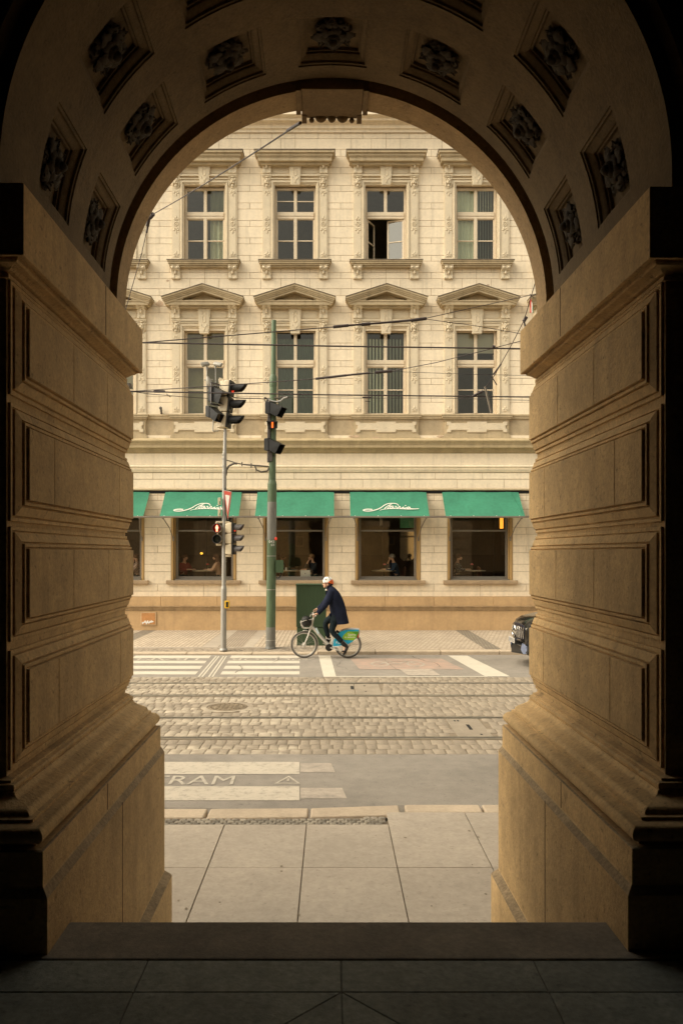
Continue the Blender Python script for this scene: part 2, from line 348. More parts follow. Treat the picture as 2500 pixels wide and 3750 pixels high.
for y0, y1 in bands:
    b.quad((-60,y0,.004),(-7,y0,.004),(-7,y1,.004),(-60,y1,.004)); b.quad((7,y0,.004),(60,y0,.004),(60,y1,.004),(7,y1,.004))
struct(b.build('outer_cobbles', M['cobble']), 'setts of the tram tracks further along the street')
for i, (y, lb) in enumerate(zip(rails_y, ('grooved tram rail nearest the archway', 'grooved tram rail just beyond the small narrow cover plate', 'grooved tram rail just beyond the round manhole', 'grooved tram rail nearest the crossing stripes by the cafe'))):
    o = thing('tram_rail', lb, 'rail', (0, y, 0), 'tram rails'); s = -1 if i % 2 == 0 else 1
    q = MB(); q.box(-45, 45, y-.028, y+.028, -.02, .010); q.build('rail_head', M['steel'], o)
    q = MB(); q.box(-45, 45, y+min(s*-.029, s*-.085), y+max(s*-.029, s*-.085), -.02, .001); q.build('groove', M['dark'], o)
    q = MB(); q.box(-45, 45, y+min(s*-.086, s*-.106), y+max(s*-.086, s*-.106), -.02, .008); q.build('rail_lip', M['steel'], o)
# cover plates in the tracks
for (x0, x1, y0, y1), lb, holes in ((plates[0], 'wide steel cover plate between the rails of the far track', ((.36,.42,14.75,15.1),(.10,.13,14.62,14.68),(.10,.13,14.98,15.05),(.62,.65,14.5,14.56),(.62,.65,15.1,15.18))), (plates[1], 'narrow steel cover plate in the near track by the right pier', ((2.02,2.07,11.38,11.72),(1.93,1.96,11.95,12.02),(1.88,1.91,11.95,12.02),(2.12,2.15,11.05,11.12)))):
    o = thing('cover_plate', lb, 'cover plate', ((x0+x1)/2, (y0+y1)/2, 0), 'steel plates set between the rails')
    q = MB(); xm = (x0+x1)/2
    if x1-x0 > .7: q.box(x0, xm-.008, y0, y1, -.03, .004); q.box(xm+.008, x1, y0, y1, -.03, .004)
    else: q.box(x0, x1, y0, y1, -.03, .004)
    q.build('plate', M['plate'], o, bevel=.004)
    for hx0, hx1, hy0, hy1 in holes: q = MB(); q.box(hx0, hx1, hy0, hy1, -.02, .006); q.build('slot', M['dark'], o)
mo = thing('manhole_cover', 'round cast iron manhole cover among the setts', 'manhole cover', (-1.76, 13.07, 0))
q = MB(); q.lathe([(.44,-.03),(.44,.006),(.345,.006),(.345,-.01),(.335,-.01),(.335,-.03)], (-1.76,13.07,0), n=40); q.build('surround_ring', M['cobble'], mo, smooth=40)
q = MB(); q.lathe([(.33,-.03),(.33,.004),(.31,.010),(.24,.010),(.235,.004),(.225,.004),(.22,.010),(0,.010)], (-1.76,13.07,0), n=40)
for k in range(20):
    a = 2*PI*k/20; q.box(-1.76+.275*math.cos(a)-.018, -1.76+.275*math.cos(a)+.018, 13.07+.275*math.sin(a)-.018, 13.07+.275*math.sin(a)+.018, .009, .017)
for k in range(-2, 3):
    for j in range(-2, 3): q.box(-1.76+k*.075-.024, -1.76+k*.075+.024, 13.07+j*.075-.024, 13.07+j*.075+.024, .009, .016)
q.build('lid', M['iron'], mo, smooth=40)

# ---- markings
SK = -.0416
def stripe(b, y0, y1, xa, xb, z=.004, sk=SK):
    """from xa to xb (None: the skewed right edge)"""
    ra = (lambda y: sk*y) if xb is None else (lambda y: xb + (y-y0)*-.04)
    la = lambda y: xa + (y-y0)*-.04
    n = 6
    for i in range(n):
        f0, f1 = i/n, (i+1)/n
        b.quad((la(y0)*(1-f0)+ra(y0)*f0, y0, z), (la(y0)*(1-f1)+ra(y0)*f1, y0, z), (la(y1)*(1-f1)+ra(y1)*f1, y1, z), (la(y1)*(1-f0)+ra(y1)*f0, y1, z))
fars = ((19.12,19.60),(18.23,18.66),(17.36,17.83),(16.56,16.99))
b = MB()
for k, (y0, y1) in enumerate(fars):
    stripe(b, y0, y1, -2.38-.045*(3-k), None); stripe(b, y0, y1, -4.93 if k == 0 else -6.2, -2.93-.04*(3-k)+.02)
struct(b.build('crossing_stripes', M['paint']), 'white pedestrian crossing stripes on the far lane')
b = MB()
for y0, y1 in ((9.10,9.63),(8.13,8.62)): stripe(b, y0, y1, -5.5, None)
struct(b.build('worn_crossing_stripes', M['paintnear']), 'worn white crossing stripes on the near lane')
b = MB()
for y0, y1, w in ((9.18,9.58,.42),(8.20,8.57,.5)): b.quad((SK*y0+.01,y0,.003),(SK*y0+w,y0,.003),(SK*y1+w-.03,y1,.003),(SK*y1+.01,y1,.003))
struct(b.build('faded_stripe_ends', M['paintfaint']), 'faded ghost ends of the near crossing stripes')
b = MB()
for xa, xb in ((-2.79,-2.905),(-2.715,-2.835),(-2.575,-2.72),(-2.50,-2.65)):
    b.quad((xa-.019,16.24,.005),(xa+.019,16.24,.005),(xb+.019,19.5,.005),(xb-.019,19.5,.005))
struct(b.build('guiding_lines', M['paint']), 'two pairs of thin white guiding lines across the far lane')
b = MB()
text_into(b, 'TRAM', (-1.60,8.69,.005), (1,0,0), (-.02,1,0), .34, .98)
def warn_tri(b, cx, y0, y1, w, flip=False, z=.005):
    ys = (y0, y1) if not flip else (y1, y0); t = .05
    A, B, C = Vector((cx-w/2,ys[0],z)), Vector((cx+w/2,ys[0],z)), Vector((cx,ys[1],z)); g = (A+B+C)/3
    for p, q in ((A,B),(B,C),(C,A)):
        b.quad(p, q, g+(q-g)*.72, g+(p-g)*.72)
    s = 1 if not flip else -1
    b.quad((cx-.014,ys[0]+s*.10,z),(cx+.014,ys[0]+s*.10,z),(cx+.014,ys[0]+s*.2,z),(cx-.014,ys[0]+s*.2,z))
warn_tri(b, -.50, 8.72, 9.03, .30)
struct(b.build('road_lettering', M['letterpaint']), 'the painted word TRAM with a warning triangle on the near lane')
b = MB()
text_into(b, 'TRAM', (-3.92,19.09,.005), (-1,0,0), (0,-1,0), .36, 1.62)
text_into(b, 'POZOR', (-1.62,19.09,.005), (-1,0,0), (0,-1,0), .36, 1.72)
warn_tri(b, -.62, 18.74, 19.08, .44, True); warn_tri(b, -4.95, 18.74, 19.08, .5, True)
struct(b.build('road_lettering', M['letterpaint']), 'the painted words POZOR TRAM upside down on the far lane')
b = MB()
b.quad((-.175,16.30,.004),(.09,16.30,.004),(-.04,19.6,.004),(-.34,19.6,.004)); b.quad((3.22,16.30,.004),(3.74,16.30,.004),(3.42,19.6,.004),(2.93,19.6,.004))
b.quad((-.17,16.24,.005),(3.26,16.24,.005),(3.26,16.33,.005),(-.17,16.33,.005))
struct(b.build('lane_lines', M['paint']), 'white stop line, give way band and edge line on the far lane')
b = MB(); b.quad((.62,17.3,.004),(2.95,17.3,.004),(2.68,19.05,.004),(.45,19.05,.004)); struct(b.build('cycle_box', M['pink']), 'faded pink cycle box painted on the far lane')
b = MB()
def ringq(b, cx, cy, r, t, z=.008, ky=1.9):
    n = 20
    for k in range(n):
        a, c = 2*PI*k/n, 2*PI*(k+1)/n
        b.quad((cx+r*math.cos(a),cy+r*ky*math.sin(a),z),(cx+r*math.cos(c),cy+r*ky*math.sin(c),z),(cx+(r-t)*math.cos(c),cy+(r-t)*ky*math.sin(c),z),(cx+(r-t)*math.cos(a),cy+(r-t)*ky*math.sin(a),z))
ringq(b, 1.12, 18.1, .22, .06); ringq(b, 1.95, 18.1, .22, .06)
def lineq(b, p, q, t, z=.009):
    d = Vector((q[0]-p[0], q[1]-p[1])).normalized()*t/2
    b.quad((p[0]-d.y,p[1]+d.x,z),(q[0]-d.y,q[1]+d.x,z),(q[0]+d.y,q[1]-d.x,z),(p[0]+d.y,p[1]-d.x,z))
for p, q in (((1.12,18.1),(1.35,18.55)),((1.35,18.55),(1.8,18.55)),((1.95,18.1),(1.75,18.65)),((1.12,18.1),(1.55,18.1)),((1.55,18.1),(1.8,18.55)),((1.35,18.55),(1.55,18.1)),((1.28,18.62),(1.42,18.62))): lineq(b, p, q, .055)
b.quad((1.62,16.4,.008),(2.3,16.4,.008),(2.22,17.3,.008),(1.5,17.3,.008))
struct(b.build('cycle_symbol', M['paintfaint']), 'faded white bicycle symbol and arrow stem on the pink box')

b = MB()
for k in range(24):
    xa, xb = -4+k*.36, -4+(k+1)*.36
    if xb < .68: b.quad((xa,7.5,.003),(xb,7.5,.003),(xb,7.86+.05*math.sin(xb*3),.003),(xa,7.86+.05*math.sin(xa*3),.003))
    else: b.quad((xa,7.6,.003),(xb,7.6,.003),(xb,7.93+.05*math.sin(xb*3),.003),(xa,7.93+.05*math.sin(xa*3),.003))
struct(b.build('gutter_band', M['gutdark']), 'darker band along the gutter of the near lane')
# cracks run through the asphalt
b = MB()
def crack(b, pts, w):
    full = []
    for p, q in zip(pts, pts[1:]):
        for k in range(7):
            t = k/7; full.append((p[0]+(q[0]-p[0])*t+random.uniform(-.035,.035), p[1]+(q[1]-p[1])*t+random.uniform(-.05,.05)))
    for p, q in zip(full, full[1:]): lineq(b, p, q, w*random.uniform(.25,.8), .0065)
crack(b, [(2.0,19.55),(2.15,18.9),(2.45,18.2),(2.5,17.5)], .03); crack(b, [(-2.12,17.95),(-2.0,17.4),(-2.1,16.7)], .03); crack(b, [(-1.35,19.4),(-1.3,18.8),(-1.42,18.3)], .03)
crack(b, [(.05,19.4),(.25,18.6),(.1,17.8),(.4,17.2)], .018); crack(b, [(1.3,18.8),(1.35,17.8),(1.5,17.1)], .02)
struct(b.build('road_cracks', M['crackm']), 'thin branching cracks in the far lane')

# ---- near pavement and kerb
b = MB(); xs = [-8.4+.7475*k-.018 for k in range(23)]; xs = [-.978+.7475*k-.0 for k in range(-9, 11)]
for k in range(len(xs)-1):
    for y0, y1, zj in ((4.9, 5.2, 0), (5.2, 6.11, 0), (6.11, 7.08, 0)):
        if xs[k] > .45 and y1 > 7: y1 = 7.41
        b.box(xs[k]+.004, xs[k+1]-.004, y0+.002, y1-.002, 0, .12+random.uniform(-.0015,.0015))
struct(b.build('near_pavement', M['slab'], bevel=.003, seg=1), 'large pale stone slabs paving the near pavement')
b = MB()
for k in range(17):
    cx_, cy_, r_ = random.uniform(-1.2,1.6), random.uniform(5.25,7.0), random.uniform(.004,.013)
    b.add([(cx_+r_*random.uniform(.7,1.3)*math.cos(2*PI*i/9), cy_+r_*1.4*random.uniform(.7,1.3)*math.sin(2*PI*i/9), .1232) for i in range(9)], [tuple(range(9))])
struct(b.build('pavement_spots', M['jointcob']), 'small dark gum spots on the near slabs')
b = MB(); b.box(-40, 40, 4.6, 7.3, -.02, .105); b.box(.5, 40, 7.2, 7.42, -.02, .105); struct(b.build('pavement_bed', M['jointcob']), 'dark joints under the near slabs')
b = MB()
xk = [-8,-6.4,-4.6,-3.2,-1.19,-.215,.667]
for k in range(len(xk)-1):
    b.prism([(xk[k]+.012, 7.26+max(0, xk[k]+.6)*.06), (xk[k+1]-.012, 7.26+max(0, xk[k+1]+.6)*.06), (xk[k+1]-.012, 7.53+max(0, xk[k+1]+.4)*.10), (xk[k]+.012, 7.53+max(0, xk[k]+.4)*.10)], 'z', -.02, .118)
xk = [.70, 1.46, 2.9, 4.6, 6.2, 8]
for k in range(len(xk)-1): b.box(xk[k]+.012, xk[k+1]-.012, 7.415, 7.645, -.02, .120)
struct(b.build('near_kerb', M['kerb'], bevel=.018, seg=3, smooth=50), 'long granite kerb stones along the near pavement')
b = MB()
y = 7.085; rr = 0
while y < 7.40:
    x = -8 + (rr % 2)*.035
    while x < .44:
        top = 7.25+max(0, x+.6)*.06
        if y+.05 < top: island_stone(b, x+.004, x+.066, y+.003, y+.053, .08, .118, .004, .008)
        x += .07
    y += .056; rr += 1
struct(b.build('near_mosaic_strip', M['mosdark']), 'strip of small dark setts behind the near kerb')

# ---- far pavement and kerb
b = MB()
def flat(b, x0, x1, y0, y1, z): b.quad((x0,y0,z),(x1,y0,z),(x1,y1,z),(x0,y1,z))
flat(b, -60, 60, 20.02, 25.3, .046); struct(b.build('far_pavement', M['jointfar']), 'far pavement in front of the cafe')
b = MB(); flat(b, -5.68, -3.46, 20.45, 25.15, .100); flat(b, -14, -6.1, 20.45, 25.15, .100); flat(b, -2.08, -.2, 20.45, 25.15, .100); struct(b.build('pale_mosaic', M['mos1']), 'pale mosaic setts laid in straight courses on the far pavement')
b = MB(); flat(b, -.2, 3.98, 20.12, 25.15, .100); flat(b, -.36, -.2, 20.02, 20.45, .100); flat(b, 4.40, 14, 20.12, 25.15, .100); struct(b.build('oblique_mosaic', M['mos2']), 'pale mosaic setts laid in slanting courses on the far pavement')
b = MB(); flat(b, 3.98, 4.40, 20.12, 25.15, .099); flat(b, -6.1, -5.68, 20.45, 25.15, .099); flat(b, -.3, 14, 20.0, 20.12, .099); struct(b.build('grey_mosaic_bands', M['mos3']), 'narrow grey mosaic bands across the far pavement')
b = MB(); flat(b, -3.03, -2.36, 20.62, 25.15, .102); struct(b.build('tactile_strip', M['tact']), 'ribbed tactile strip leading to the crossing')
b = MB()
for x0, x1, y0, y1 in ((-3.46,-3.03,20.62,22.2),(-3.46,-3.03,22.2,23.8),(-3.46,-3.03,23.8,25.15),(-2.36,-2.08,20.62,22.5),(-2.36,-2.08,22.5,25.15)): b.box(x0+.004, x1-.004, y0+.004, y1-.004, .05, .101)
for k in range(9): b.box(-6+.55*k+.003, -6+.55*(k+1)-.003, 20.45, 20.61, .05, .1025)
struct(b.build('smooth_slabs', M['slab']), 'smooth grey slabs beside the tactile strip')
b = MB()
for k in range(7):
    yy = 20.02+k*.06; z = .052+.046*(k+.5)/7
    x = -12 + (k % 2)*.04
    while x < -.35: island_stone(b, x+.004, x+.076, yy+.004, yy+.056, .0, z+.004, .005, .008); x += .08
struct(b.build('far_mosaic_strip', M['mosfar']), 'dark sett strip sloping to the lowered far kerb')
b = MB(); x = -12.0
while x < 14:
    w = random.uniform(1.35,1.75); low = x < -.5
    if low and x+w > -1.2: w = -.36-x
    b.prism([(19.76,-.02),(19.76,.035 if low else .085),(19.79,.05 if low else .105),(20.02,.052 if low else .108),(20.02,-.02)], 'x', x+.01, x+w-.01); x += w
struct(b.build('far_kerb', M['kerb'], bevel=.01), 'granite kerb stones along the far pavement, lowered at the crossing')

# ---- hall floor, step and stairs down to the street
b = MB(); ZF = HC-1.53
for x0, x1, y0, y1 in ((-4.4,-2.5,2.70,2.913),(-2.5,-.69,2.70,2.913),(-.69,.034,2.70,2.913),(.034,.755,2.70,2.913),(.755,2.6,2.70,2.913),(2.6,4.4,2.70,2.913),(-4.4,-2.1,1.9,2.70),(-2.1,-.69,1.9,2.70),(.755,2.2,1.9,2.70),(2.2,4.4,1.9,2.70),(-4.4,-1.5,-.5,1.9),(-1.5,1.5,-.5,1.9),(1.5,4.4,-.5,1.9),(-4.4,0,-5,-.5),(0,4.4,-5,-.5)):
    b.box(x0+.002, x1-.002, y0+.002, y1-.002, ZF-.2, ZF+random.uniform(-.001,.001))
def slab3(pts):
    cx = sum(p[0] for p in pts)/len(pts); cy = sum(p[1] for p in pts)/len(pts)
    b.prism([(cx+(x-cx)*.9975, cy+(y-cy)*.9975) for x, y in pts], 'z', ZF-.2, ZF)
slab3([(-.69,2.70),(.034,2.70),(-.69,1.99)]); slab3([(.034,2.70),(.755,2.70),(.755,1.99)]); slab3([(.034,2.70),(.034,1.9),(-.69,1.9),(-.69,1.99)]); slab3([(.034,2.70),(.755,1.99),(.755,1.9),(.034,1.9)])
struct(b.build('floor', M['floor'], bevel=.003, seg=1), 'dim grey stone floor slabs of the entrance hall')
b = MB(); b.box(-4.4, 4.4, -5, 2.93, ZF-.4, ZF-.006); struct(b.build('floor_bed', M['floorj']), 'dark joints under the hall floor')
b = MB(); b.box(-1.36, 1.36, 2.919, 3.215, ZF-.18, ZF+.001); struct(b.build('threshold_step', M['tread'], bevel=.008), 'granite threshold step between the piers')
b = MB(); nst = 5; rise = (ZF-.12)/(nst+1)
for k in range(nst):
    b.box(-1.40, 1.40, 3.20+.33*k, 3.215+.33*(k+1), -.02, ZF-rise*(k+1))
b.box(-1.40, 1.40, 2.93, 3.20, -.02, ZF-.182)
struct(b.build('stairs', M['tread'], bevel=.008), 'granite steps descending from the archway to the pavement')

# ================================================================ ARCHWAY
TX, TY = 0.0, 5.15
th = thing('theatre_archway', 'dark sandstone archway with banded piers and coffered vault framing the street', 'archway', (0, 5.15, 0), None, .0124)
YI, YO, XC = 3.22, 5.15, 1.367
ZC = 4.19
torus = [(.178+.052*math.cos(a), 1.5045+.0385*math.sin(a)) for a in [(-PI/2)+PI*k/10 for k in range(11)]]
ogee = []
for k in range(9):
    t = k/8; ogee.append((.150-.095*(t-math.sin(2*PI*t)/(2*PI)*.9), 1.562+.064*t))
base_prof = [(.308,.0),(.308,.462),(.302,.472),(.262,.496),(.259,.500),(.259,1.284),(.255,1.290),(.237,1.314),(.233,1.320),(.233,1.452),(.224,1.457),(.190,1.459),(.190,1.466)] + torus + [(.172,1.545),(.172,1.556),(.155,1.558)] + ogee + [(.048,1.628),(.052,1.636),(.053,1.646),(.048,1.654),(.030,1.658),(.030,1.668),(.012,1.671),(.0,1.676),(.0,1.70)]
imp_prof = [(0,3.70),(0,3.735),(.014,3.735),(.014,3.752),(.004,3.754),(.004,3.760),(.018,3.762),(.024,3.766),(.045,3.776),(.066,3.779),(.074,3.786),(.076,3.800),(.098,3.800),(.098,3.789),(.112,3.789),(.114,3.792),(.114,4.074),(.110,4.078),(-.09,4.080)]
def sweep(b, prof, sx):
    rings = []
    for q, z in prof:
        rings.append([(sx*3.4,YO,z),(sx*(XC-q),YO,z),(sx*(XC-q),YI-q,z),(sx*3.4,YI-q,z)])
    b.loft(rings, closed=True, caps=True)
faces = [(3.352,3.642),(2.825,3.134),(2.323,2.618),(1.790,2.102)]
jts = [(3.92,4.53),(3.64,4.80),(3.92,4.56),(3.70,4.82)]
for sx, nm in ((-1, 'left'), (1, 'right')):
    pier = MB(); pier.box(min(sx*XC,sx*3.4), max(sx*XC,sx*3.4), YI, YO, 1.69, 3.75)
    p = pier.build('pier', M['sand'], th)
    q = MB(); sweep(q, base_prof, sx)
    for k_ in (1, 2, 5, 6, 9): q.m[k_*4:k_*4+4] = [2]*4
    q.mi = 1
    def jline(y, z0, z1, X, w=.004): q.box(min(sx*X, sx*(X-.0015)), max(sx*X, sx*(X-.0015)), y-w, y+w, z0, z1)
    jline(4.07, .5, 1.295, XC-.259); jline(3.88, 1.32, 1.45, XC-.233)
    q.build('pier_base', [M['sand'], M['mortar'], M['ledge']], p, smooth=32)
    q = MB(); sweep(q, imp_prof, sx); q.mi = 1
    jline(4.28, 3.80, 4.07, XC-.114)
    q.build('impost', [M['sand'], M['mortar']], p, smooth=32)
    for (z0, z1), (ja, jb) in zip(faces, jts):
        q = MB()
        prof = [(0,.0),(0,.012),(.016,.013),(.017,.006),(.023,.006),(.024,.020),(.062,.034),(.063,.024),(.070,.024),(.071,.042),(.084,.043),(.0845,.033),(.0915,.033),(.092,.050)]   # inset, projection
        D = .092
        rings = []
        for ins, pr in prof:
            k = D-ins; X = sx*(XC-pr)
            ya = 3.33-k*1.05; 
            rings.append([(X,ya,z0-k),(X,YO+.0015,z0-k),(X,YO+.0015,z1+k),(X,ya,z1+k)])
        q.loft(rings)
        ys_ = [3.33] + sorted((ja, jb)) + [YO+.0015]
        for y0_, y1_ in zip(ys_, ys_[1:]): q.box(min(sx*(XC-.048), sx*(XC-.0545)), max(sx*(XC-.048), sx*(XC-.0545)), y0_+(.003 if y0_ > 3.4 else .0), y1_-.003, z0+.0005, z1-.0005)
        q.build('rusticated_block', [M['sand'], M['mortar']], p, bevel=.003, seg=1)

# vault: stilted barrel, coffers, groove, outer band
RB, RG, RO = 1.395, 1.475, 1.366
def bp(th_, y, r):
    """point on the barrel: angle from the crown, depth, radius"""
    return (r*math.sin(th_), y, ZC + r*math.cos(th_))
vault = MB()
cof_t = [R(25.5*k) for k in range(-3, 4)]; HW = R(8.55)
rows = [(4.315,4.745),(3.645,4.075)]
ylines = [YI+.01, 3.645, 4.075, 4.315, 4.745, 4.868]
tl = [-R(90)]
for c in cof_t: tl += [c-HW, c+HW]
tl.append(R(90))
def sub(a, c, n): return [a+(c-a)*k/n for k in range(n)]
for i in range(len(tl)-1):
    a, c = tl[i], tl[i+1]; n = 6
    ts = sub(a, c, n)+[c]
    for j in range(len(ylines)-1):
        y0, y1 = ylines[j], ylines[j+1]
        if i % 2 == 1 and (abs(y0-4.315) < .01 or abs(y0-3.645) < .01): continue
        for k in range(n): vault.quad(bp(ts[k],y0,RB), bp(ts[k+1],y0,RB), bp(ts[k+1],y1,RB), bp(ts[k],y1,RB))
cprof = [(0,0),(.001,.008),(.014,.009),(.016,.022),(.020,.024),(.028,.027),(.044,.038),(.050,.044),(.051,.055),(.061,.056),(.063,.074)]
for c in cof_t:
    for y0, y1 in rows:
        rings = []
        for ins, dp in cprof:
            a0, a1 = c-HW+ins/RB, c+HW-ins/RB; n = 6; r = RB+dp; rg = []
            for k in range(n): rg.append(bp(a0+(a1-a0)*k/n, y0+ins, r))
            rg.append(bp(a1, y0+ins, r))
            for k in range(n): rg.append(bp(a1+(a0-a1)*k/n, y1-ins, r))
            rg.append(bp(a0, y1-ins, r))
            rings.append(rg)
        vault.loft(rings, True, False)
        a0, a1 = c-HW+.063/RB, c+HW-.063/RB; n = 6
        for k in range(n): vault.quad(bp(a0+(a1-a0)*k/n,y0+.063,RB+.074), bp(a0+(a1-a0)*(k+1)/n,y0+.063,RB+.074), bp(a0+(a1-a0)*(k+1)/n,y1-.063,RB+.074), bp(a0+(a1-a0)*k/n,y1-.063,RB+.074))
# stilts, groove and outer band
n = 72
arc = [-R(90)+PI*k/n for k in range(n+1)]
def ringpts(y, r): return [(-r,y,4.06)] + [bp(t,y,r) for t in arc] + [(r,y,4.06)]
seq = [(4.868,RB),(4.868,RG),(4.936,RG),(4.936,RO),(YO,RO),(YO,RO+.14),(YO+.05,RO+.16),(YO+.05,RO+.5)]
av = MB()
for ii, ((ya, ra), (yb, rb_)) in enumerate(zip(seq, seq[1:])): (vault if ii < 2 else av).loft([ringpts(ya, ra), ringpts(yb, rb_)], closed=False, caps=False)
vault.loft([ringpts(YI, RB), ringpts(YI, RB+.06), ringpts(YI-.05, RB+.08), ringpts(YI-.05, RB+.34)], closed=False, caps=False)
for sx in (-1, 1):
    vault.quad((sx*RB,YI,4.06),(sx*RB,4.868,4.06),(sx*RB,4.868,ZC),(sx*RB,YI,ZC)); 
vault.quad((-1.395,YI,4.19),(-1.395,YI+.01,4.19),(-1.395,YI+.01,4.2),(-1.395,YI,4.2))
for k in range(n): vault.quad(bp(arc[k],YI,RB), bp(arc[k+1],YI,RB), bp(arc[k+1],YI+.011,RB), bp(arc[k],YI+.011,RB))
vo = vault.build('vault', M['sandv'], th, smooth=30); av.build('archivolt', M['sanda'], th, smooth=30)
# carved rosettes
def petal(b, a, r0, r1, w, lift, curl, n=6):
    rows_ = []
    for i in range(n+1):
        t = i/n; r = r0+(r1-r0)*t; hw = w*math.sin(PI*min(.98, .12+.86*t))**.7*(1+.16*math.cos(6*PI*t)); h = lift*math.sin(PI*(.15+.7*t)) + curl*t*t
        row = []
        for j in range(-2, 3):
            s = j/2; ang = a + s*hw/max(r,.02); row.append((r*math.cos(ang), r*math.sin(ang), h - .010*abs(s)**1.5 - .006*(abs(s) < .1)))
        rows_.append(row)
    b.loft(rows_, closed=False, caps=False)
rb = MB()
for k in range(8): petal(rb, 2*PI*k/8+.1, .03, .132, .042, .034+.012*(k % 2), .006+.01*(k % 3))
for k in range(6): petal(rb, 2*PI*k/6, .012, .092, .034, .062, .012*(k % 2))
for k in range(5): petal(rb, 2*PI*k/5+.4, .004, .052, .026, .082, -.01)
for k in range(8):
    a = 2*PI*(k+.5)/8; rb.ell((.10*math.cos(a), .10*math.sin(a), .012), (.018,.018,.018), 8, 5)
    for t in (.3,.55,.8): r_ = .03+.10*t; rb.tube([(r_*math.cos(a+.1-.5/8*2*PI-.13),r_*math.sin(a+.1-.5/8*2*PI-.13),.03),((r_+.015)*math.cos(a+.1-.5/8*2*PI),(r_+.015)*math.sin(a+.1-.5/8*2*PI),.042),(r_*math.cos(a+.1-.5/8*2*PI+.13),r_*math.sin(a+.1-.5/8*2*PI+.13),.03)], .005, 5)
rb.ell((0,0,.075), (.026,.026,.028), 10, 6)
ro0 = rb.build('rosette', M['soot'], vo, local=True, smooth=60)
first = True
for c in cof_t:
    for y0, y1 in rows:
        o = ro0 if first else ro0.copy()
        if not first: COL.objects.link(o); o.parent = vo
        first = False
        pt = Vector(bp(c, (y0+y1)/2, RB+.072)); nrm = -Vector((math.sin(c), 0, math.cos(c))); tx = Vector((math.cos(c), 0, -math.sin(c))); ty = nrm.cross(tx)
        mx = Matrix((tx, ty, nrm)).transposed().to_4x4() @ Matrix.Rotation(random.uniform(0, 6.28), 4, 'Z'); mx.translation = pt - W[th.name]
        o.matrix_local = mx
# keystone with its guttae
k = MB(); zk = ZC+RO-.030
k.box(-.197,.197,4.89,5.197,zk,zk+.45)
ko = k.build('keystone', M['key'], th, bevel=.004)
k = MB()
for sx in (-1, 1):
    k.box(min(sx*.198,sx*.232), max(sx*.198,sx*.232), 4.90, 5.13, zk-.004, zk+.42)
    k.prism([(5.13,zk-.004),(5.155,zk-.012),(5.18,zk+.0),(5.18,zk+.3),(5.13,zk+.3)], 'x', min(sx*.205,sx*.236), max(sx*.205,sx*.236))
    k.prism([(5.18,zk-.005),(5.24,zk-.024),(5.24,zk+.3),(5.18,zk+.3)], 'x', min(sx*.168,sx*.200), max(sx*.168,sx*.200))
k.box(-.167,.167,5.198,5.218,zk+.002,zk+.3)
for x, r in ((-.072,.042),(0,.032),(.072,.042)): k.ell((x,5.218,zk+.016), (r,.030,.044), 14, 10)
for x in (-.135,.135): k.ell((x,5.224,zk-.010), (.0175,.0175,.0175), 12, 8)
k.build('guttae', M['key'], ko, smooth=40)
# outer and inner walls of the theatre
q = MB()
for sx in (-1, 1):
    z = 0.0
    for k in range(22):
        h = .516 if z > 1.6 else .8
        segs = [(3.39,20)] if z > 5.4 else [(6.15,8.2),(10.95,13.0),(15.75,20)]
        for xa_, xb_ in segs: q.box(min(sx*xa_,sx*xb_), max(sx*xa_,sx*xb_), 4.3, 5.12+.03*(k % 2), z+.012, z+h-.012); q.box(min(sx*xa_,sx*xb_), max(sx*xa_,sx*xb_), 4.25, 5.09, z, z+h)
        z += h
        if z > 10: break
    q.box(min(sx*3.39,sx*20), max(sx*3.39,sx*20), 3.0, 3.2, 0, 6)
    q.box(min(sx*1.86,sx*3.42), max(sx*1.86,sx*3.42), 5.0, 5.147, 4.06, 10.2)
n = 30; a = [-R(90)+PI*i/n for i in range(n+1)]; r0 = RO+.48
for i in range(n):
    p, c = a[i], a[i+1]; q.quad((r0*math.sin(p),5.148,ZC+r0*math.cos(p)),(r0*math.sin(c),5.148,ZC+r0*math.cos(c)),(r0*math.sin(c),5.148,10.2),(r0*math.sin(p),5.148,10.2))
q.box(-3.6, 3.6, 3.3, 5.1, 6.2, 10.2)
q.build('street_wall', M['sandout'], th)
q = MB()
for sx in (-1, 1):
    q.box(min(sx*1.72,sx*4.6), max(sx*1.72,sx*4.6), 3.24, 3.4, 4.06, 8); q.box(min(sx*3.3,sx*4.6), max(sx*3.3,sx*4.6), 3.1, 3.4, 0, 4.1); q.box(min(sx*4.4,sx*4.7), max(sx*4.4,sx*4.7), -5.2, 3.3, 0, 8)
r0 = RB+.32
for i in range(n):
    p, c = a[i], a[i+1]; q.quad((r0*math.sin(p),3.175,ZC+r0*math.cos(p)),(r0*math.sin(c),3.175,ZC+r0*math.cos(c)),(r0*math.sin(c),3.175,8),(r0*math.sin(p),3.175,8))
q.box(-4.7, 4.7, -5.4, -5.1, 0, 8); q.box(-4.7, 4.7, -5.4, 3.4, 7.4, 7.8)
q.build('hall_wall', M['hall'], th)
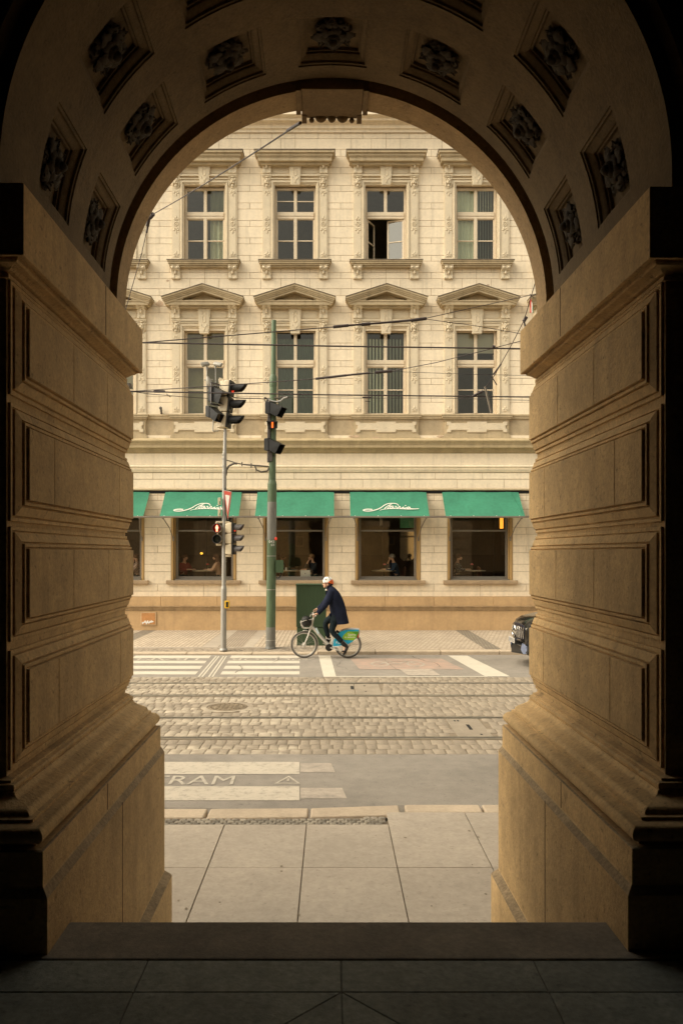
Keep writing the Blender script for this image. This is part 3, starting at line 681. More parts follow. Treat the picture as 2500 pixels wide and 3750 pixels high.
# ================================================================ CAFE BUILDING
YF = 25.2
def zf(y): return PZ(y, YF)
bd = thing('cafe_building', 'cream stucco corner building with a green awninged cafe on its ground floor', 'building', (0, YF, .1))
COLS = [-1.19+2.943*k for k in range(-2, 4)]
GC = [-1.17+2.99*k for k in range(-2, 4)]
XL, XR = -15.0, 15.6
W1, W2 = (zf(951), zf(753.6)), (zf(596), zf(424.5))
GW = (1.708, 4.52)
holes = [(c-.665, c+.665, W1[0], W1[1]) for c in COLS] + [(c-.665, c+.665, W2[0], W2[1]) for c in COLS] + [(c-1.05, c+1.05, GW[0], GW[1]) for c in GC]
q = MB()
zl = sorted({0.0, 19.0} | {h[2] for h in holes} | {h[3] for h in holes})
for z0, z1 in zip(zl, zl[1:]):
    cut = sorted([(h[0], h[1]) for h in holes if h[2] < (z0+z1)/2 < h[3]])
    x = XL
    for a_, c_ in cut + [(XR, XR)]:
        if a_ > x: q.quad((x,YF+.022,z0),(a_,YF+.022,z0),(a_,YF+.022,z1),(x,YF+.022,z1))
        x = c_
for x0, x1, z0, z1 in holes:
    y0, y1 = YF+.022, YF+.5
    q.quad((x0,y0,z0),(x0,y1,z0),(x0,y1,z1),(x0,y0,z1)); q.quad((x1,y0,z0),(x1,y1,z0),(x1,y1,z1),(x1,y0,z1))
    q.quad((x0,y0,z0),(x1,y0,z0),(x1,y1,z0),(x0,y1,z0)); q.quad((x0,y0,z1),(x1,y0,z1),(x1,y1,z1),(x0,y1,z1))
q.quad((XL,YF+.022,0),(XL,37,0),(XL,37,19),(XL,YF+.022,19)); q.quad((XR,YF+.022,0),(XR,37,0),(XR,37,19),(XR,YF+.022,19))
q.quad((XL,37,0),(XR,37,0),(XR,37,19),(XL,37,19)); q.quad((XL,YF+.022,19),(XR,YF+.022,19),(XR,37,19),(XL,37,19))
wall = q.build('wall', M['groove'], bd)
# rusticated courses
N_ = [(385,399),(425.8,439.6),(466,480),(506.5,520),(546.5,560),(586.5,599.7),(626,640),(663,678.7),(703.6,718.6),(745.8,759.8),(787.9,802.5),(828.4,842.5),(869,883),(910.5,924)]
lines = sorted([304.4,318.4,343,359] + [v for p in N_ for v in p] + [951.5])
q = MB()
def blk(x0, x1, za, zb):
    if x1-x0 > .1:
        g = .0065; d = random.uniform(-.0015,.0015)
        q.box(x0+g, x1-g, YF+d, YF+.03, za+g, zb-g)
for ya, yb in zip(lines, lines[1:]):
    za, zb = zf(yb), zf(ya); nar = yb-ya < 20; mid = (ya+yb)/2
    hid = 753 < mid < 952 or 424 < mid < 597
    for i in range(-1, len(COLS)):
        c0 = COLS[i] if i >= 0 else XL-.8
        c1 = COLS[i+1] if i+1 < len(COLS) else XR+.8
        m_ = (COLS[i]+1.4715) if i >= 0 else COLS[0]-1.4715
        if hid:
            x0, x1 = c0+.80, c1-.80
            if nar:
                blk(x0, m_, za, zb); blk(m_, x1, za, zb)
            else: blk(x0, x1, za, zb)
        else:
            x0, x1 = c0, c1
            js = [m_, m_-.72, m_+.72] if nar else [m_-1.0, m_+.35, m_+1.0]
            if not nar and random.random() < .3: js = js[1:]
            ed = [x0] + sorted(js) + [x1]
            for u, v in zip(ed, ed[1:]): blk(u, v, za, zb)
gl = [1133,1137.5,1150,1170,1185,1211.7,1227,1254,1269.5,1296,1313,1341.5,1357.7,1370]
for ya, yb in zip(gl, gl[1:]):
    za, zb = zf(yb), zf(ya); nar = yb-ya < 17; inw = yb < 1342
    for i in range(-1, len(GC)):
        c0 = GC[i] if i >= 0 else XL-1.1
        c1 = GC[i+1] if i+1 < len(GC) else XR+1.1
        m_ = GC[i]+1.495 if i >= 0 else GC[0]-1.495
        x0, x1 = (c0+1.062, c1-1.062) if inw else (c0, c1)
        if nar and (inw or yb < 1365):
            blk(x0, m_, za, zb); blk(m_, x1, za, zb)
        else: blk(x0, x1, za, zb)
for (ya, yb), off in (((1085.6,1100.5),0),((1101,1121.5),.7)):
    x = XL+off
    while x < XR:
        blk(x, min(x+1.53,XR), zf(yb), zf(ya)); x += 1.53
q.build('rusticated_blocks', M['stucco'], bd)
# scars where the render has come away
for px_, py_, rr_ in ((367,697,.13),(862,1007,.10),(812,1003,.12),(1010,1003,.07),(1120,655,.05),(385,645,.05)):
    q = MB(); yy = YF-.004 if py_ < 900 else YF-.079
    pts = [(PX(px_,YF)+rr_*random.uniform(.6,1.2)*math.cos(2*PI*k/11)*(1 if py_ < 900 else 1.7), PZ(py_,YF)+rr_*random.uniform(.5,1.1)*(1 if py_ < 700 else .45)*math.sin(2*PI*k/11)) for k in range(11)]
    q.prism(pts, 'y', yy, yy+.02); q.build('plaster_scar', M['scar'], bd)
# plinth
q = MB()
q.box(XL, XR, 25.08, 25.3, .05, zf(1403)); x = XL
while x < XR:
    w = random.uniform(1.5,2.1); q.box(x+.004, min(x+w,XR)-.004, 25.06, 25.3, zf(1391), zf(1370)); x += w
q.build('plinth', [M['plinth']], bd, bevel=.006, seg=1)
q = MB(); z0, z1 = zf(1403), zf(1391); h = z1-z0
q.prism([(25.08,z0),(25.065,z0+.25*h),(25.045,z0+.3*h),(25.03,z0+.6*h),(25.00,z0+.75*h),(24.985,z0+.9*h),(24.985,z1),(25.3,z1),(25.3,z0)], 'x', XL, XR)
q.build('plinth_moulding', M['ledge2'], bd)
# big cornice above the shop, the fascia and mouldings
def band(prof, name, m):
    """prof: (projection, photo line) read down the facade"""
    q = MB(); pts = []
    for p, y in prof: pts.append((YF-p, PZ(y, YF-p)))
    q.prism(pts + [(YF+.1, pts[-1][1]), (YF+.1, pts[0][1])], 'x', XL, XR); return q.build(name, m, bd)
band([(.05,1006),(.30,1010.5),(.30,1013),(.27,1016),(.25,1019),(.25,1020),(.235,1020.5),(.235,1028),(.20,1028.2),(.15,1031),(.14,1033),(.11,1034),(.09,1038),(.06,1039.5),(.035,1041.5)], 'cornice', M['fascia'])
band([(.035,1041.6),(.035,1068.5),(.05,1069),(.075,1070),(.075,1072.5),(.05,1073.5),(.04,1076.5),(.06,1077),(.06,1078),(.02,1084.5),(.0,1085)], 'fascia', M['stucco'])
band([(.0,1121),(.045,1122),(.06,1123.5),(.06,1125.5),(.05,1126.2)], 'awning_moulding', M['trim'])
q = MB(); q.box(XL, XR, YF-.02, YF+.1, zf(1133), zf(1126.6)-.01); q.build('awning_recess', M['dark'], bd)
band([(.005,951),(.05,951.5),(.055,954.5),(.03,956.5),(.02,962)], 'sill_string', M['trim'])
band([(.03,1000),(.035,1009),(.04,1010)], 'pedestal_band', M['stucco'])
band([(.45,246),(.45,262),(.40,264),(.34,268),(.30,270.5),(.30,276),(.22,277),(.16,283),(.12,286),(.12,294),(.09,296),(.06,299),(.05,304),(.0,304.5)], 'storey_cornice', M['stucco'])
# ---- a window with its stone surround: one is made for each floor, the others copy it
c0 = COLS[2]
def console(b, x, y, z0, z1, w, d):
    h = z1-z0
    pf = [(y+.05,z0),(y-.25*d,z0),(y-.42*d,z0+.04*h),(y-.46*d,z0+.12*h),(y-.40*d,z0+.2*h),(y-.36*d,z0+.4*h),(y-.5*d,z0+.6*h),(y-.82*d,z0+.68*h),(y-1.0*d,z0+.8*h),(y-1.0*d,z0+.88*h),(y-.9*d,z0+.94*h),(y-1.02*d,z0+.95*h),(y-1.02*d,z1),(y+.05,z1)]
    b.prism(pf, 'x', x-w/2, x-w*.18); b.prism([(a-(.0 if a > y else -.02), c) for a, c in pf], 'x', x-w*.18, x+w*.18); b.prism(pf, 'x', x+w*.18, x+w/2)
    for s in (-1, 1): b.ell((x+s*w*.3, y-.98*d, z0+.82*h), (w*.17,.03,h*.09), 8, 5)
    b.ell((x, y-.55*d, z0+.5*h), (w*.13,.05,h*.18), 8, 5)
def lion(b, x, z0, z1, w):
    h = z1-z0; y = YF-.06
    b.box(x-w*.56, x+w*.56, y-.05, YF+.03, z1-.10*h, z1); b.box(x-w*.52, x+w*.52, y-.03, YF+.03, z1-.17*h, z1-.10*h)
    pts = [(x-w/2, z1-.17*h), (x-w/2, z0+.42*h)] + [(x-w/2*math.cos(t), z0+.42*h-.40*h*math.sin(t)) for t in [PI*k/8 for k in range(1,8)]] + [(x+w/2, z0+.42*h), (x+w/2, z1-.17*h)]
    b.prism(pts, 'y', y, YF+.03)
    b.ell((x,y-.01,z0+.52*h), (w*.30,.055,h*.24), 12, 8)
    for s in (-1, 1):
        b.ell((x+s*w*.14,y-.055,z0+.60*h), (w*.085,.022,h*.05), 8, 5); b.ell((x+s*w*.33,y-.01,z0+.68*h), (w*.1,.04,h*.1), 8, 5); b.ell((x+s*w*.13,y-.05,z0+.38*h), (w*.13,.03,h*.075), 8, 5)
        b.ell((x+s*w*.36,y,z0+.35*h), (w*.09,.04,h*.2), 8, 5)
    b.ell((x,y-.07,z0+.50*h), (w*.075,.03,h*.10), 8, 5); b.ell((x,y-.03,z0+.2*h), (w*.16,.03,h*.1), 8, 5); b.ell((x,y-.03,z0+.80*h), (w*.2,.035,h*.06), 8, 5)
def leafmark(b, x, z, s, up=1):
    """small carved leaf motif: thin raised lobes"""
    y = YF-.062
    for dx, dz, rx, rz in ((0,-.5,.22,.55),(-.55,.05,.34,.24),(.55,.05,.34,.24),(-.42,.5,.2,.22),(.42,.5,.2,.22),(0,.32,.14,.3)):
        b.ell((x+dx*s, y, z+up*dz*s), (rx*s,.013,rz*s), 8, 5)
def rose(b, x, z, s):
    for k in range(8): b.ell((x+.62*s*math.cos(PI*k/4), YF-.062, z+.62*s*math.sin(PI*k/4)), (.24*s,.013,.24*s), 8, 4)
    b.ell((x,YF-.062,z), (.22*s,.02,.22*s), 8, 4)
def surround(floor):
    c = c0; z0, z1 = (W1 if floor == 1 else W2)
    zat = PZ(736.4 if floor == 1 else 404.7, YF); zc0 = PZ(767.6 if floor == 1 else 435.5, YF)   # architrave top, lion bottom
    zfz = PZ(700 if floor == 1 else 367, YF-.1)                                                     # frieze top
    win = None
    b = MB()
    # moulded architrave
    for d, o_, i_ in ((.03,.80,.665),(.055,.775,.70),(.075,.745,.72)):
        for s in (-1, 1): b.box(min(c+s*i_,c+s*o_), max(c+s*i_,c+s*o_), YF-d, YF+.04, z0, z1+o_-.665)
        b.box(c-i_+.001, c+i_-.001, YF-d, YF+.04, z1+i_-.665, z1+o_-.665)
    for zz, hh, d in ((z1+.115,.035,.05),(z1+.155,.03,.085),(zat-.035,.06,.10)): b.box(c-.80, c+.80, YF-d, YF+.04, zz, zz+hh)
    # frieze with a clipped panel each side of the keystone
    b.box(c-.80, c+.80, YF-.028, YF+.04, zat+.02, zfz)
    for s in (-1, 1):
        x0, x1 = (.20,.73); zz0, zz1 = zat+.07, zat+.30
        pts = [(c+s*x0,zz0),(c+s*(x1-.05),zz0),(c+s*x1,zz0+.05),(c+s*x1,zz1-.05),(c+s*(x1-.05),zz1),(c+s*x0,zz1)]
        b.prism(pts, 'y', YF-.045, YF+.02)
    # pilasters with carved leaves
    for s in (-1, 1):
        x = c+s*.915
        b.box(x-.14, x+.14, YF-.045, YF+.04, z0-.02, zc0+.05); b.box(x-.105, x+.105, YF-.055, YF, z0+.06, zc0-.03)
        lion(b, x, zc0, zat+.02, .265)
        zb = zc0-.13; leafmark(b, x, zb, .105); H_ = zc0-z0
        rose(b, x, z0+.50*H_, .10); leafmark(b, x, z0+.50*H_-.20, .112); leafmark(b, x, z0+.50*H_+.17, .095, -1); leafmark(b, x, z0+.15, .10, -1)
        b.box(x-.155, x+.155, YF-.06, YF+.04, z0-.02, z0+.03)
    win = b.build('window', M['relief'], bd, smooth=40, loc=(c, YF, z0))
    # keystone
    b = MB(); kz0, kz1 = (PZ(766, YF-.1), PZ(701, YF-.1)) if floor == 1 else (PZ(424.8, YF-.1), PZ(369, YF-.1))
    b.prism([(c-.145,kz0),(c+.145,kz0),(c+.215,kz1),(c-.215,kz1)], 'y', YF-.13, YF)
    b.prism([(c-.11,kz0+.05),(c+.11,kz0+.05),(c+.175,kz1-.04),(c-.175,kz1-.04)], 'y', YF-.138, YF)
    kh = kz1-kz0
    b.tube([(c+.062*math.cos(2*PI*k/20), YF-.142, kz0+.5*kh+.115*math.sin(2*PI*k/20)) for k in range(21)], .013, 6, False)
    for s in (-1, 1):
        b.tube([(c+s*.06,YF-.14,kz0+.66*kh),(c+s*.02,YF-.14,kz0+.78*kh),(c+s*.09,YF-.14,kz0+.86*kh),(c+s*.15,YF-.14,kz0+.92*kh)], .017, 6); b.tube([(c+s*.02,YF-.14,kz0+.78*kh),(c-s*.02,YF-.14,kz0+.9*kh),(c+s*.03,YF-.14,kz0+.95*kh)], .015, 6)
        b.tube([(c+s*.08,YF-.14,kz0+.32*kh),(c+s*.09,YF-.14,kz0+.25*kh),(c+s*.04,YF-.14,kz0+.22*kh),(c,YF-.14,kz0+.08*kh)], .017, 6)
    b.build('keystone', M['relief'], win, smooth=40)
    # upper consoles
    for s in (-1, 1):
        b = MB(); console(b, c+s*.915, YF-.03, zat+.02, zfz+.02, .265, .27); b.build('console', M['relief'], win, smooth=40)
    # hood
    b = MB()
    if floor == 2:
        st = [(1.10,.24,372,366.5),(1.185,.34,366.5,358.5),(1.20,.36,358.5,356.5),(1.225,.385,356.5,352),(1.24,.40,352,350.5),(1.275,.44,350.5,345.5)]
        for hw, d, ya, yb in st: b.box(c-hw, c+hw, YF-d, YF+.04, PZ(ya,YF-.4), PZ(yb,YF-.4)+.002)
        hood = b.build('hood', M['trim'], win)
        b = MB(); b.box(c-1.30, c+1.30, YF-.46, YF+.04, PZ(345.5,YF-.4)+.004, PZ(343.5,YF-.4)); b.build('flashing', M['lead'], win)
    else:
        ze = PZ(682, YF-.45); za = PZ(652, YF-.45)
        b.box(c-1.10, c+1.10, YF-.24, YF+.04, PZ(704,YF-.35), PZ(698.6,YF-.35))
        for hw, d, ya, yb in ((1.185,.34,698.6,690.8),(1.20,.36,690.8,689)): b.box(c-hw, c+hw, YF-d, YF+.04, PZ(ya,YF-.4), PZ(yb,YF-.4)+.002)
        def chev(hw, zlo, zhi, th_, d):
            b.prism([(c-hw,zlo),(c-hw,zlo-th_),(c,zhi-th_),(c+hw,zlo-th_),(c+hw,zlo),(c,zhi)], 'y', YF-d, YF+.04)
        chev(1.30, ze+.005, za, .055, .46); chev(1.275, ze-.045, za-.052, .05, .43); chev(1.25, ze-.085, za-.10, .045, .40); chev(1.225, ze-.115, za-.142, .07, .37)
        zb = PZ(689, YF-.4)
        b.prism([(c-.80,zb),(c+.80,zb),(c,za-.21)], 'y', YF-.10, YF+.04)
        for s in (-1, 1): b.prism([(c+s*1.215,zb),(c+s*.72,zb),(c+s*.60,zb+.075),(c+s*1.0,zb+.03)], 'y', YF-.34, YF+.04)
        b.prism([(c-.60,zb),(c+.60,zb),(c+.53,zb+.028),(c-.53,zb+.028)], 'y', YF-.335, YF+.04)
        hood = b.build('pediment', M['trim'], win)
        b = MB()
        for s in (-1, 1): b.prism([(c,za+.004),(c+s*1.315,ze+.009),(c+s*1.315,ze+.024),(c,za+.020)], 'y', YF-.48, YF+.04)
        b.build('flashing', M['lead'], win)
    # sill
    b = MB()
    if floor == 2:
        for hw, d, ya, yb in ((1.10,.15,612,608.5),(1.115,.20,608.5,605),(1.14,.235,605,600.5),(1.165,.26,600.5,598.2)): b.box(c-hw, c+hw, YF-d, YF+.04, PZ(ya,YF-.2), PZ(yb,YF-.2)+.002)
        sl = b.build('sill', M['trim'], win)
        b = MB(); b.box(c-1.18, c+1.18, YF-.275, YF+.04, PZ(598.2,YF-.2)+.003, PZ(596.6,YF-.2)); b.build('flashing', M['lead'], win)
        for s in (-1, 1):
            b = MB(); console(b, c+s*.92, YF-.0, PZ(640,YF-.1), PZ(611,YF-.1), .265, .21); b.build('console', M['relief'], win, smooth=40)
    else:
        for hw, d, ya, yb in ((1.06,.075,966,962.5),(1.09,.12,962.5,959),(1.13,.15,959,954.5),(1.15,.165,954.5,951.8)): b.box(c-hw, c+hw, YF-d, YF+.04, PZ(ya,YF-.1), PZ(yb,YF-.1)+.002)
        b.box(c-1.04, c+1.04, YF-.06, YF+.04, PZ(997,YF), PZ(966,YF-.08)); b.prism([(c-1.04,PZ(997,YF)),(c+1.04,PZ(997,YF)),(c+1.10,PZ(1003,YF)),(c+1.10,PZ(1008.5,YF)),(c-1.10,PZ(1008.5,YF)),(c-1.10,PZ(1003,YF))], 'y', YF-.075, YF+.04)
        b.build('sill', M['trim'], win)
        b = MB(); za_, zb_ = PZ(993.5,YF-.07), PZ(968.5,YF-.07); zm = (za_+zb_)/2; hh = (zb_-za_)/2
        def apron(k, d): 
            pts = [(-.98,-hh+.0),(-.86,-hh),(-.86,-hh+.07),(-.32,-hh+.07),(-.32,-hh),(.32,-hh),(.32,-hh+.07),(.86,-hh+.07),(.86,-hh),(.98,-hh),(.98,-hh+.1),(.93,-hh+.1),(.93,hh-.1),(.98,hh-.1),(.98,hh),(.86,hh),(.86,hh-.05),(.32,hh-.05),(.32,hh-.0),(-.32,hh-.0),(-.32,hh-.05),(-.86,hh-.05),(-.86,hh),(-.98,hh),(-.98,hh-.1),(-.93,hh-.1),(-.93,-hh+.1),(-.98,-hh+.1)]
            b.prism([(c+x-math.copysign(k,x), zm+z-math.copysign(k,z)) for x, z in pts], 'y', YF-d, YF)
        apron(0, .085); apron(.018, .094)
        for k in range(46): b.ell((c+random.uniform(-.8,.8), YF-.094, zm+random.uniform(-.10,.10)), (random.uniform(.015,.04),.004,random.uniform(.008,.018)), 8, 4)
        b.build('apron_panel', M['relief'], win, smooth=40)
    # timber frame
    b = MB(); yA, yB = YF+.17, YF+.25; ft, fb = z1-.03, z0+.0
    tr0, tr1 = (PZ(842.5,yA), PZ(827.5,yA)) if floor == 1 else (PZ(502.6,yA), PZ(488,yA))
    brz = PZ(895.5,yA) if floor == 1 else PZ(553,yA)
    for s in (-1, 1): b.box(min(c+s*.60,c+s*.663), max(c+s*.60,c+s*.663), yA, yB, fb, ft)
    b.box(c-.60, c+.60, yA, yB, ft-.07, ft); b.box(c-.60, c+.60, yA, yB, fb, fb+.055)
    b.box(c-.60, c+.60, yA-.02, yB, tr0, tr0+.07); b.box(c-.60, c+.60, yA-.03, yB, tr0+.085, tr1); b.box(c-.60, c+.60, yA+.01, yB-.01, tr0+.07, tr0+.085)
    b.box(c-.052, c+.052, yA-.012, yB, tr1, ft-.07); b.box(c-.030, c+.030, yA-.022, yA-.012, tr1, ft-.07)
    return win, b, (yA, yB, fb, ft, tr0, tr1, brz)
def lower_sashes(b, q):
    yA, yB, fb, ft, tr0, tr1, brz = q; c = c0
    b.box(c-.058, c+.058, yA-.012, yB, fb+.055, tr0); b.box(c-.034, c+.034, yA-.024, yA-.012, fb+.055, tr0)
    for s in (-1, 1):
        xa, xb = min(c+s*.06,c+s*.60), max(c+s*.06,c+s*.60)
        b.box(xa, xb, yA+.015, yB-.01, brz-.016, brz+.016); b.box(xa, xb, yA+.015, yB-.01, tr0-.03, tr0)
        b.box(xb-.025 if s > 0 else xa, xb if s > 0 else xa+.025, yA+.015, yB-.01, fb+.055, tr0)
def extra_bar(b, q):
    yA, yB, fb, ft, tr0, tr1, brz = q; z = PZ(570*.0+462, yA)
    for s in (-1, 1): b.box(min(c0+s*.055,c0+s*.60), max(c0+s*.055,c0+s*.60), yA+.02, yB-.02, z-.014, z+.014)
def panes(q, lower=True):
    yA, yB, fb, ft, tr0, tr1, brz = q; c = c0; b = MB(); y = (yA+yB)/2
    zz = [(tr1, ft-.07)] + ([(fb+.055, tr0)] if lower else [])
    for z0, z1 in zz:
        for s in (-1, 1):
            e = [random.uniform(-.009,.009) for _ in range(3)]; b.quad((c+s*.05,y,z0),(c+s*.605,y+e[0],z0),(c+s*.605,y+e[0]+e[1],z1),(c+s*.05,y+e[1],z1))
    return b
def vstrips(b, x0, x1, y, z0, z1, n, ang):
    for k in range(n):
        x = x0+(x1-x0)*(k+.5)/n; w = (x1-x0)/n*.62; dx, dy = w/2*math.cos(ang), w/2*math.sin(ang)
        b.quad((x-dx,y-dy,z0),(x+dx,y+dy,z0),(x+dx,y+dy,z1),(x-dx,y-dy,z1))
def folds(b, x0, x1, y, z0, z1, n, amp=.04):
    for k in range(n*4):
        u, v = k/(n*4), (k+1)/(n*4)
        b.quad((x0+(x1-x0)*u,y+amp*math.sin(2*PI*n*u),z0),(x0+(x1-x0)*v,y+amp*math.sin(2*PI*n*v),z0),(x0+(x1-x0)*v,y+amp*math.sin(2*PI*n*v),z1),(x0+(x1-x0)*u,y+amp*math.sin(2*PI*n*u),z1))
def dress(win, q, kind):
    """what hangs behind this window's glass"""
    yA, yB, fb, ft, tr0, tr1, brz = q; c = c0; y = yB+.06
    b = MB()
    if kind == 'right_curtain': folds(b, c+.14, c+.64, y, fb, ft-.02, 3); m, nm = M['curtain'], 'curtain'
    elif kind == 'drapes': folds(b, c-.66, c-.02, y, fb, ft-.25, 4, .03); folds(b, c+.02, c+.66, y, fb, ft-.25, 4, .03); m, nm = M['teal'], 'curtain'
    elif kind == 'strips': vstrips(b, c-.66, c+.66, y, fb, ft-.25, 12, R(28)); m, nm = M['blind'], 'vertical_blind'
    elif kind == 'mixed': folds(b, c-.66, c-.02, y, fb, ft-.02, 5, .015); vstrips(b, c+.05, c+.66, y, fb, ft-.02, 7, R(48)); m, nm = M['blind'], 'vertical_blind'
    elif kind == 'roller': b.box(c-.62, c+.62, y, y+.01, PZ(812,y), ft-.02); m, nm = M['roller'], 'roller_blind'
    elif kind == 'white': b.box(c-.64, c+.64, y-.02, y, fb, ft-.02); m, nm = M['roller'], 'roller_blind'
    elif kind == 'shade': b.box(c-.64, c+.64, y+.1, y+.12, fb, ft-.02); m, nm = mat_shade, 'roller_blind'
    else: return
    b.build(nm, m, win)
mat_shade = mat('olive_blind', (.24,.22,.14), .9, .12, 3)
protos = {}
for floor, kinds in ((2, ['drapes','right_curtain','none','open','mixed','strips']), (1, ['white','shade','drapes','strips','roller','drapes'])):
    win, fb_, q_ = surround(floor)
    base_kids = list(win.children)
    for i, kd in enumerate(kinds):
        cx = COLS[i]
        if i == 2: w_ = win
        else:
            w_ = win.copy(); COL.objects.link(w_); w_.location = win.location + Vector((cx-c0,0,0)); W[w_.name] = W[win.name].copy()
            for ch in base_kids:
                cc = ch.copy(); COL.objects.link(cc); cc.parent = w_
        fr = MB(); fr.v, fr.f, fr.m = list(fb_.v), list(fb_.f), list(fb_.m)
        if kd != 'open': lower_sashes(fr, q_)
        if floor == 2 and i in (2, 3): extra_bar(fr, q_) if i == 2 else None
        fr.build('frame', M['sash'], w_)
        panes(q_, kd != 'open').build('pane', M['pane'], w_)
        dress(w_, q_, kd)
        if kd == 'open':
            yA, yB, fbz, ft, tr0, tr1, brz = q_
            for hx, sgn, ang in ((-.60, 1, R(62)), (.60, -1, R(-16))):
                b = MB(); wd = .55; z0, z1 = fbz+.06, tr0-.005
                bars = [(0,.05,z0,z1),(wd-.05,wd,z0,z1),(.05,wd-.05,z0,z0+.05),(.05,wd-.05,z1-.05,z1),(.05,wd-.05,brz-.015,brz+.015)]
                rot = Matrix.Translation((c0+hx, yA+.04, 0)) @ Matrix.Rotation(ang, 4, 'Z')
                b.M = rot
                for x0, x1, a_, c_ in bars: b.box(min(sgn*x0,sgn*x1), max(sgn*x0,sgn*x1), -.022, .022, a_, c_)
                sh = b.build('sash', M['sash'], w_)
                g = MB(); g.M = rot; g.quad((sgn*.045,0,z0+.045),(sgn*(wd-.045),0,z0+.045),(sgn*(wd-.045),0,z1-.045),(sgn*.045,0,z1-.045)); g.build('pane', M['paneopen'] if sgn < 0 else M['pane'], w_)
# offices behind the upper windows
q = MB()
for z0, z1 in ((6.6, 11.2), (11.5, 16.0)):
    q.quad((XL+.1,30,z0),(XR-.1,30,z0),(XR-.1,30,z1),(XL+.1,30,z1)); q.quad((XL+.1,YF+.5,z0),(XR-.1,YF+.5,z0),(XR-.1,30,z0),(XL+.1,30,z0)); q.quad((XL+.1,YF+.5,z1),(XR-.1,YF+.5,z1),(XR-.1,30,z1),(XL+.1,30,z1))
    for k in range(-1, len(COLS)):
        x = (COLS[k] if k >= 0 else COLS[0]-2.943)+1.47; q.quad((x,YF+.4,z0),(x,30,z0),(x,30,z1),(x,YF+.4,z1))
q.build('office_wall', M['roomup'], bd)
# cafe room
ZC0 = 1.25
q = MB(); q.quad((-12,30.2,ZC0),(12,30.2,ZC0),(12,30.2,5.6),(-12,30.2,5.6))
for x in (-12, 12): q.quad((x,YF+.5,ZC0),(x,30.2,ZC0),(x,30.2,5.6),(x,YF+.5,5.6))
q.quad((-12,YF+.4,5.6),(12,YF+.4,5.6),(12,30.2,5.6),(-12,30.2,5.6)); q.quad((-12,YF+.4,0.2),(12,YF+.4,0.2),(12,YF+.4,1.75),(-12,YF+.4,1.75))
q.build('cafe_room', M['room'], bd)
q = MB(); q.box(-12, 12, YF+.3, 30.2, ZC0-.1, ZC0); q.box(-12, 12, 30.1, 30.19, ZC0, 2.45); q.box(-12, 12, 30.06, 30.19, 2.45, 2.53)
for x in (-6.9,-5.0,-3.0,.4,2.1,2.75,4.2,6.4): q.box(x-.14, x+.14, 29.95, 30.19, ZC0, 5.6)
q.build('wainscot', M['wood'], bd)
# ---- shop windows
cg = GC[2]
b = MB()
for s in (-1, 1): b.box(min(cg+s*.99,cg+s*1.05), max(cg+s*.99,cg+s*1.05), YF-.012, YF+.2, GW[0], GW[1]-.002); b.box(min(cg+s*.985,cg+s*.945), max(cg+s*.985,cg+s*.945), YF+.10, YF+.2, GW[0], GW[1]-.002)
b.box(cg-.985, cg+.985, YF+.0, YF+.2, GW[1]-.12, GW[1]-.002)
sw = b.build('shop_window', M['jamb'], bd, bevel=.008, loc=(cg, YF, GW[0]))
b = MB()
for s in (-1, 1): b.box(min(cg+s*.87,cg+s*.944), max(cg+s*.87,cg+s*.944), YF+.19, YF+.27, GW[0]+.03, GW[1]-.125)
b.box(cg-.87, cg+.87, YF+.19, YF+.27, GW[0]+.03, GW[0]+.12); b.box(cg-.87, cg+.87, YF+.185, YF+.27, 3.30, 3.355); b.box(cg-.944, cg+.944, YF+.02, YF+.19, GW[0], GW[0]+.045)
b.build('frame', M['shopframe'], sw, bevel=.006)
b = MB(); b.quad((cg-.875,YF+.23,GW[0]+.1),(cg+.875,YF+.23,GW[0]+.1),(cg+.875,YF+.23,GW[1]-.12),(cg-.875,YF+.23,GW[1]-.12)); b.build('pane', M['shopglass'], sw)
b = MB(); b.prism([(YF-.10,1.590),(YF-.13,1.60),(YF-.13,1.69),(YF-.115,1.708),(YF+.05,1.712),(YF+.05,1.59)], 'x', cg-1.20, cg+1.20); b.build('sill', M['sillstone'], sw)
# ---- awning
AT, AB = (YF-.04, 4.575), (24.30, 3.742)
def aw(u, v, off=0):
    """point on the canvas: across, down, lifted"""
    dy, dz = AB[0]-AT[0], AB[1]-AT[1]; l = math.hypot(dy, dz)
    return Vector((cg-1.24+2.48*u, AT[0]+dy*v - off*(-dz)/l, AT[1]+dz*v + off*(-dy)/l))
b = MB(); nu, nv = 16, 6
def sag(u, v): return -.028*math.sin(PI*v)*(.7+.3*math.sin(9*u)) + .006*math.sin(17*u+5*v)
for off in (0, -.006):
    b.loft([[aw(i/nu, j/nv, off+sag(i/nu, j/nv)) for i in range(nu+1)] for j in range(nv+1)], closed=False, caps=False)
for u in (0, 1): b.loft([[aw(u, j/nv, sag(u, j/nv)), aw(u, j/nv, -.006+sag(u, j/nv))] for j in range(nv+1)], closed=False, caps=False)
awn = b.build('awning', M['awning'], bd, smooth=40, loc=(cg, 24.3, 3.74))
for s in (-1, 1):
    b = MB(); b.tube([(cg+s*1.13,24.30,3.70),(cg+s*1.02,24.75,3.40),(cg+s*.985,YF-.02,3.06)], .016, 8); b.ell((cg+s*1.13,24.30,3.69), (.035,.035,.035), 8, 6); b.box(cg+s*.985-.025, cg+s*.985+.025, YF-.03, YF+.01, 2.99, 3.13); b.build('arm', M['bar'], awn, smooth=40)
b = MB()
for k in range(4): b.ell(tuple(aw(.06+.29*k, .985, .01)), (.014,.014,.014), 8, 5)
b.build('eyelet', M['letter'], awn)
awk = list(awn.children); swk = list(sw.children); awnings = {2: awn}
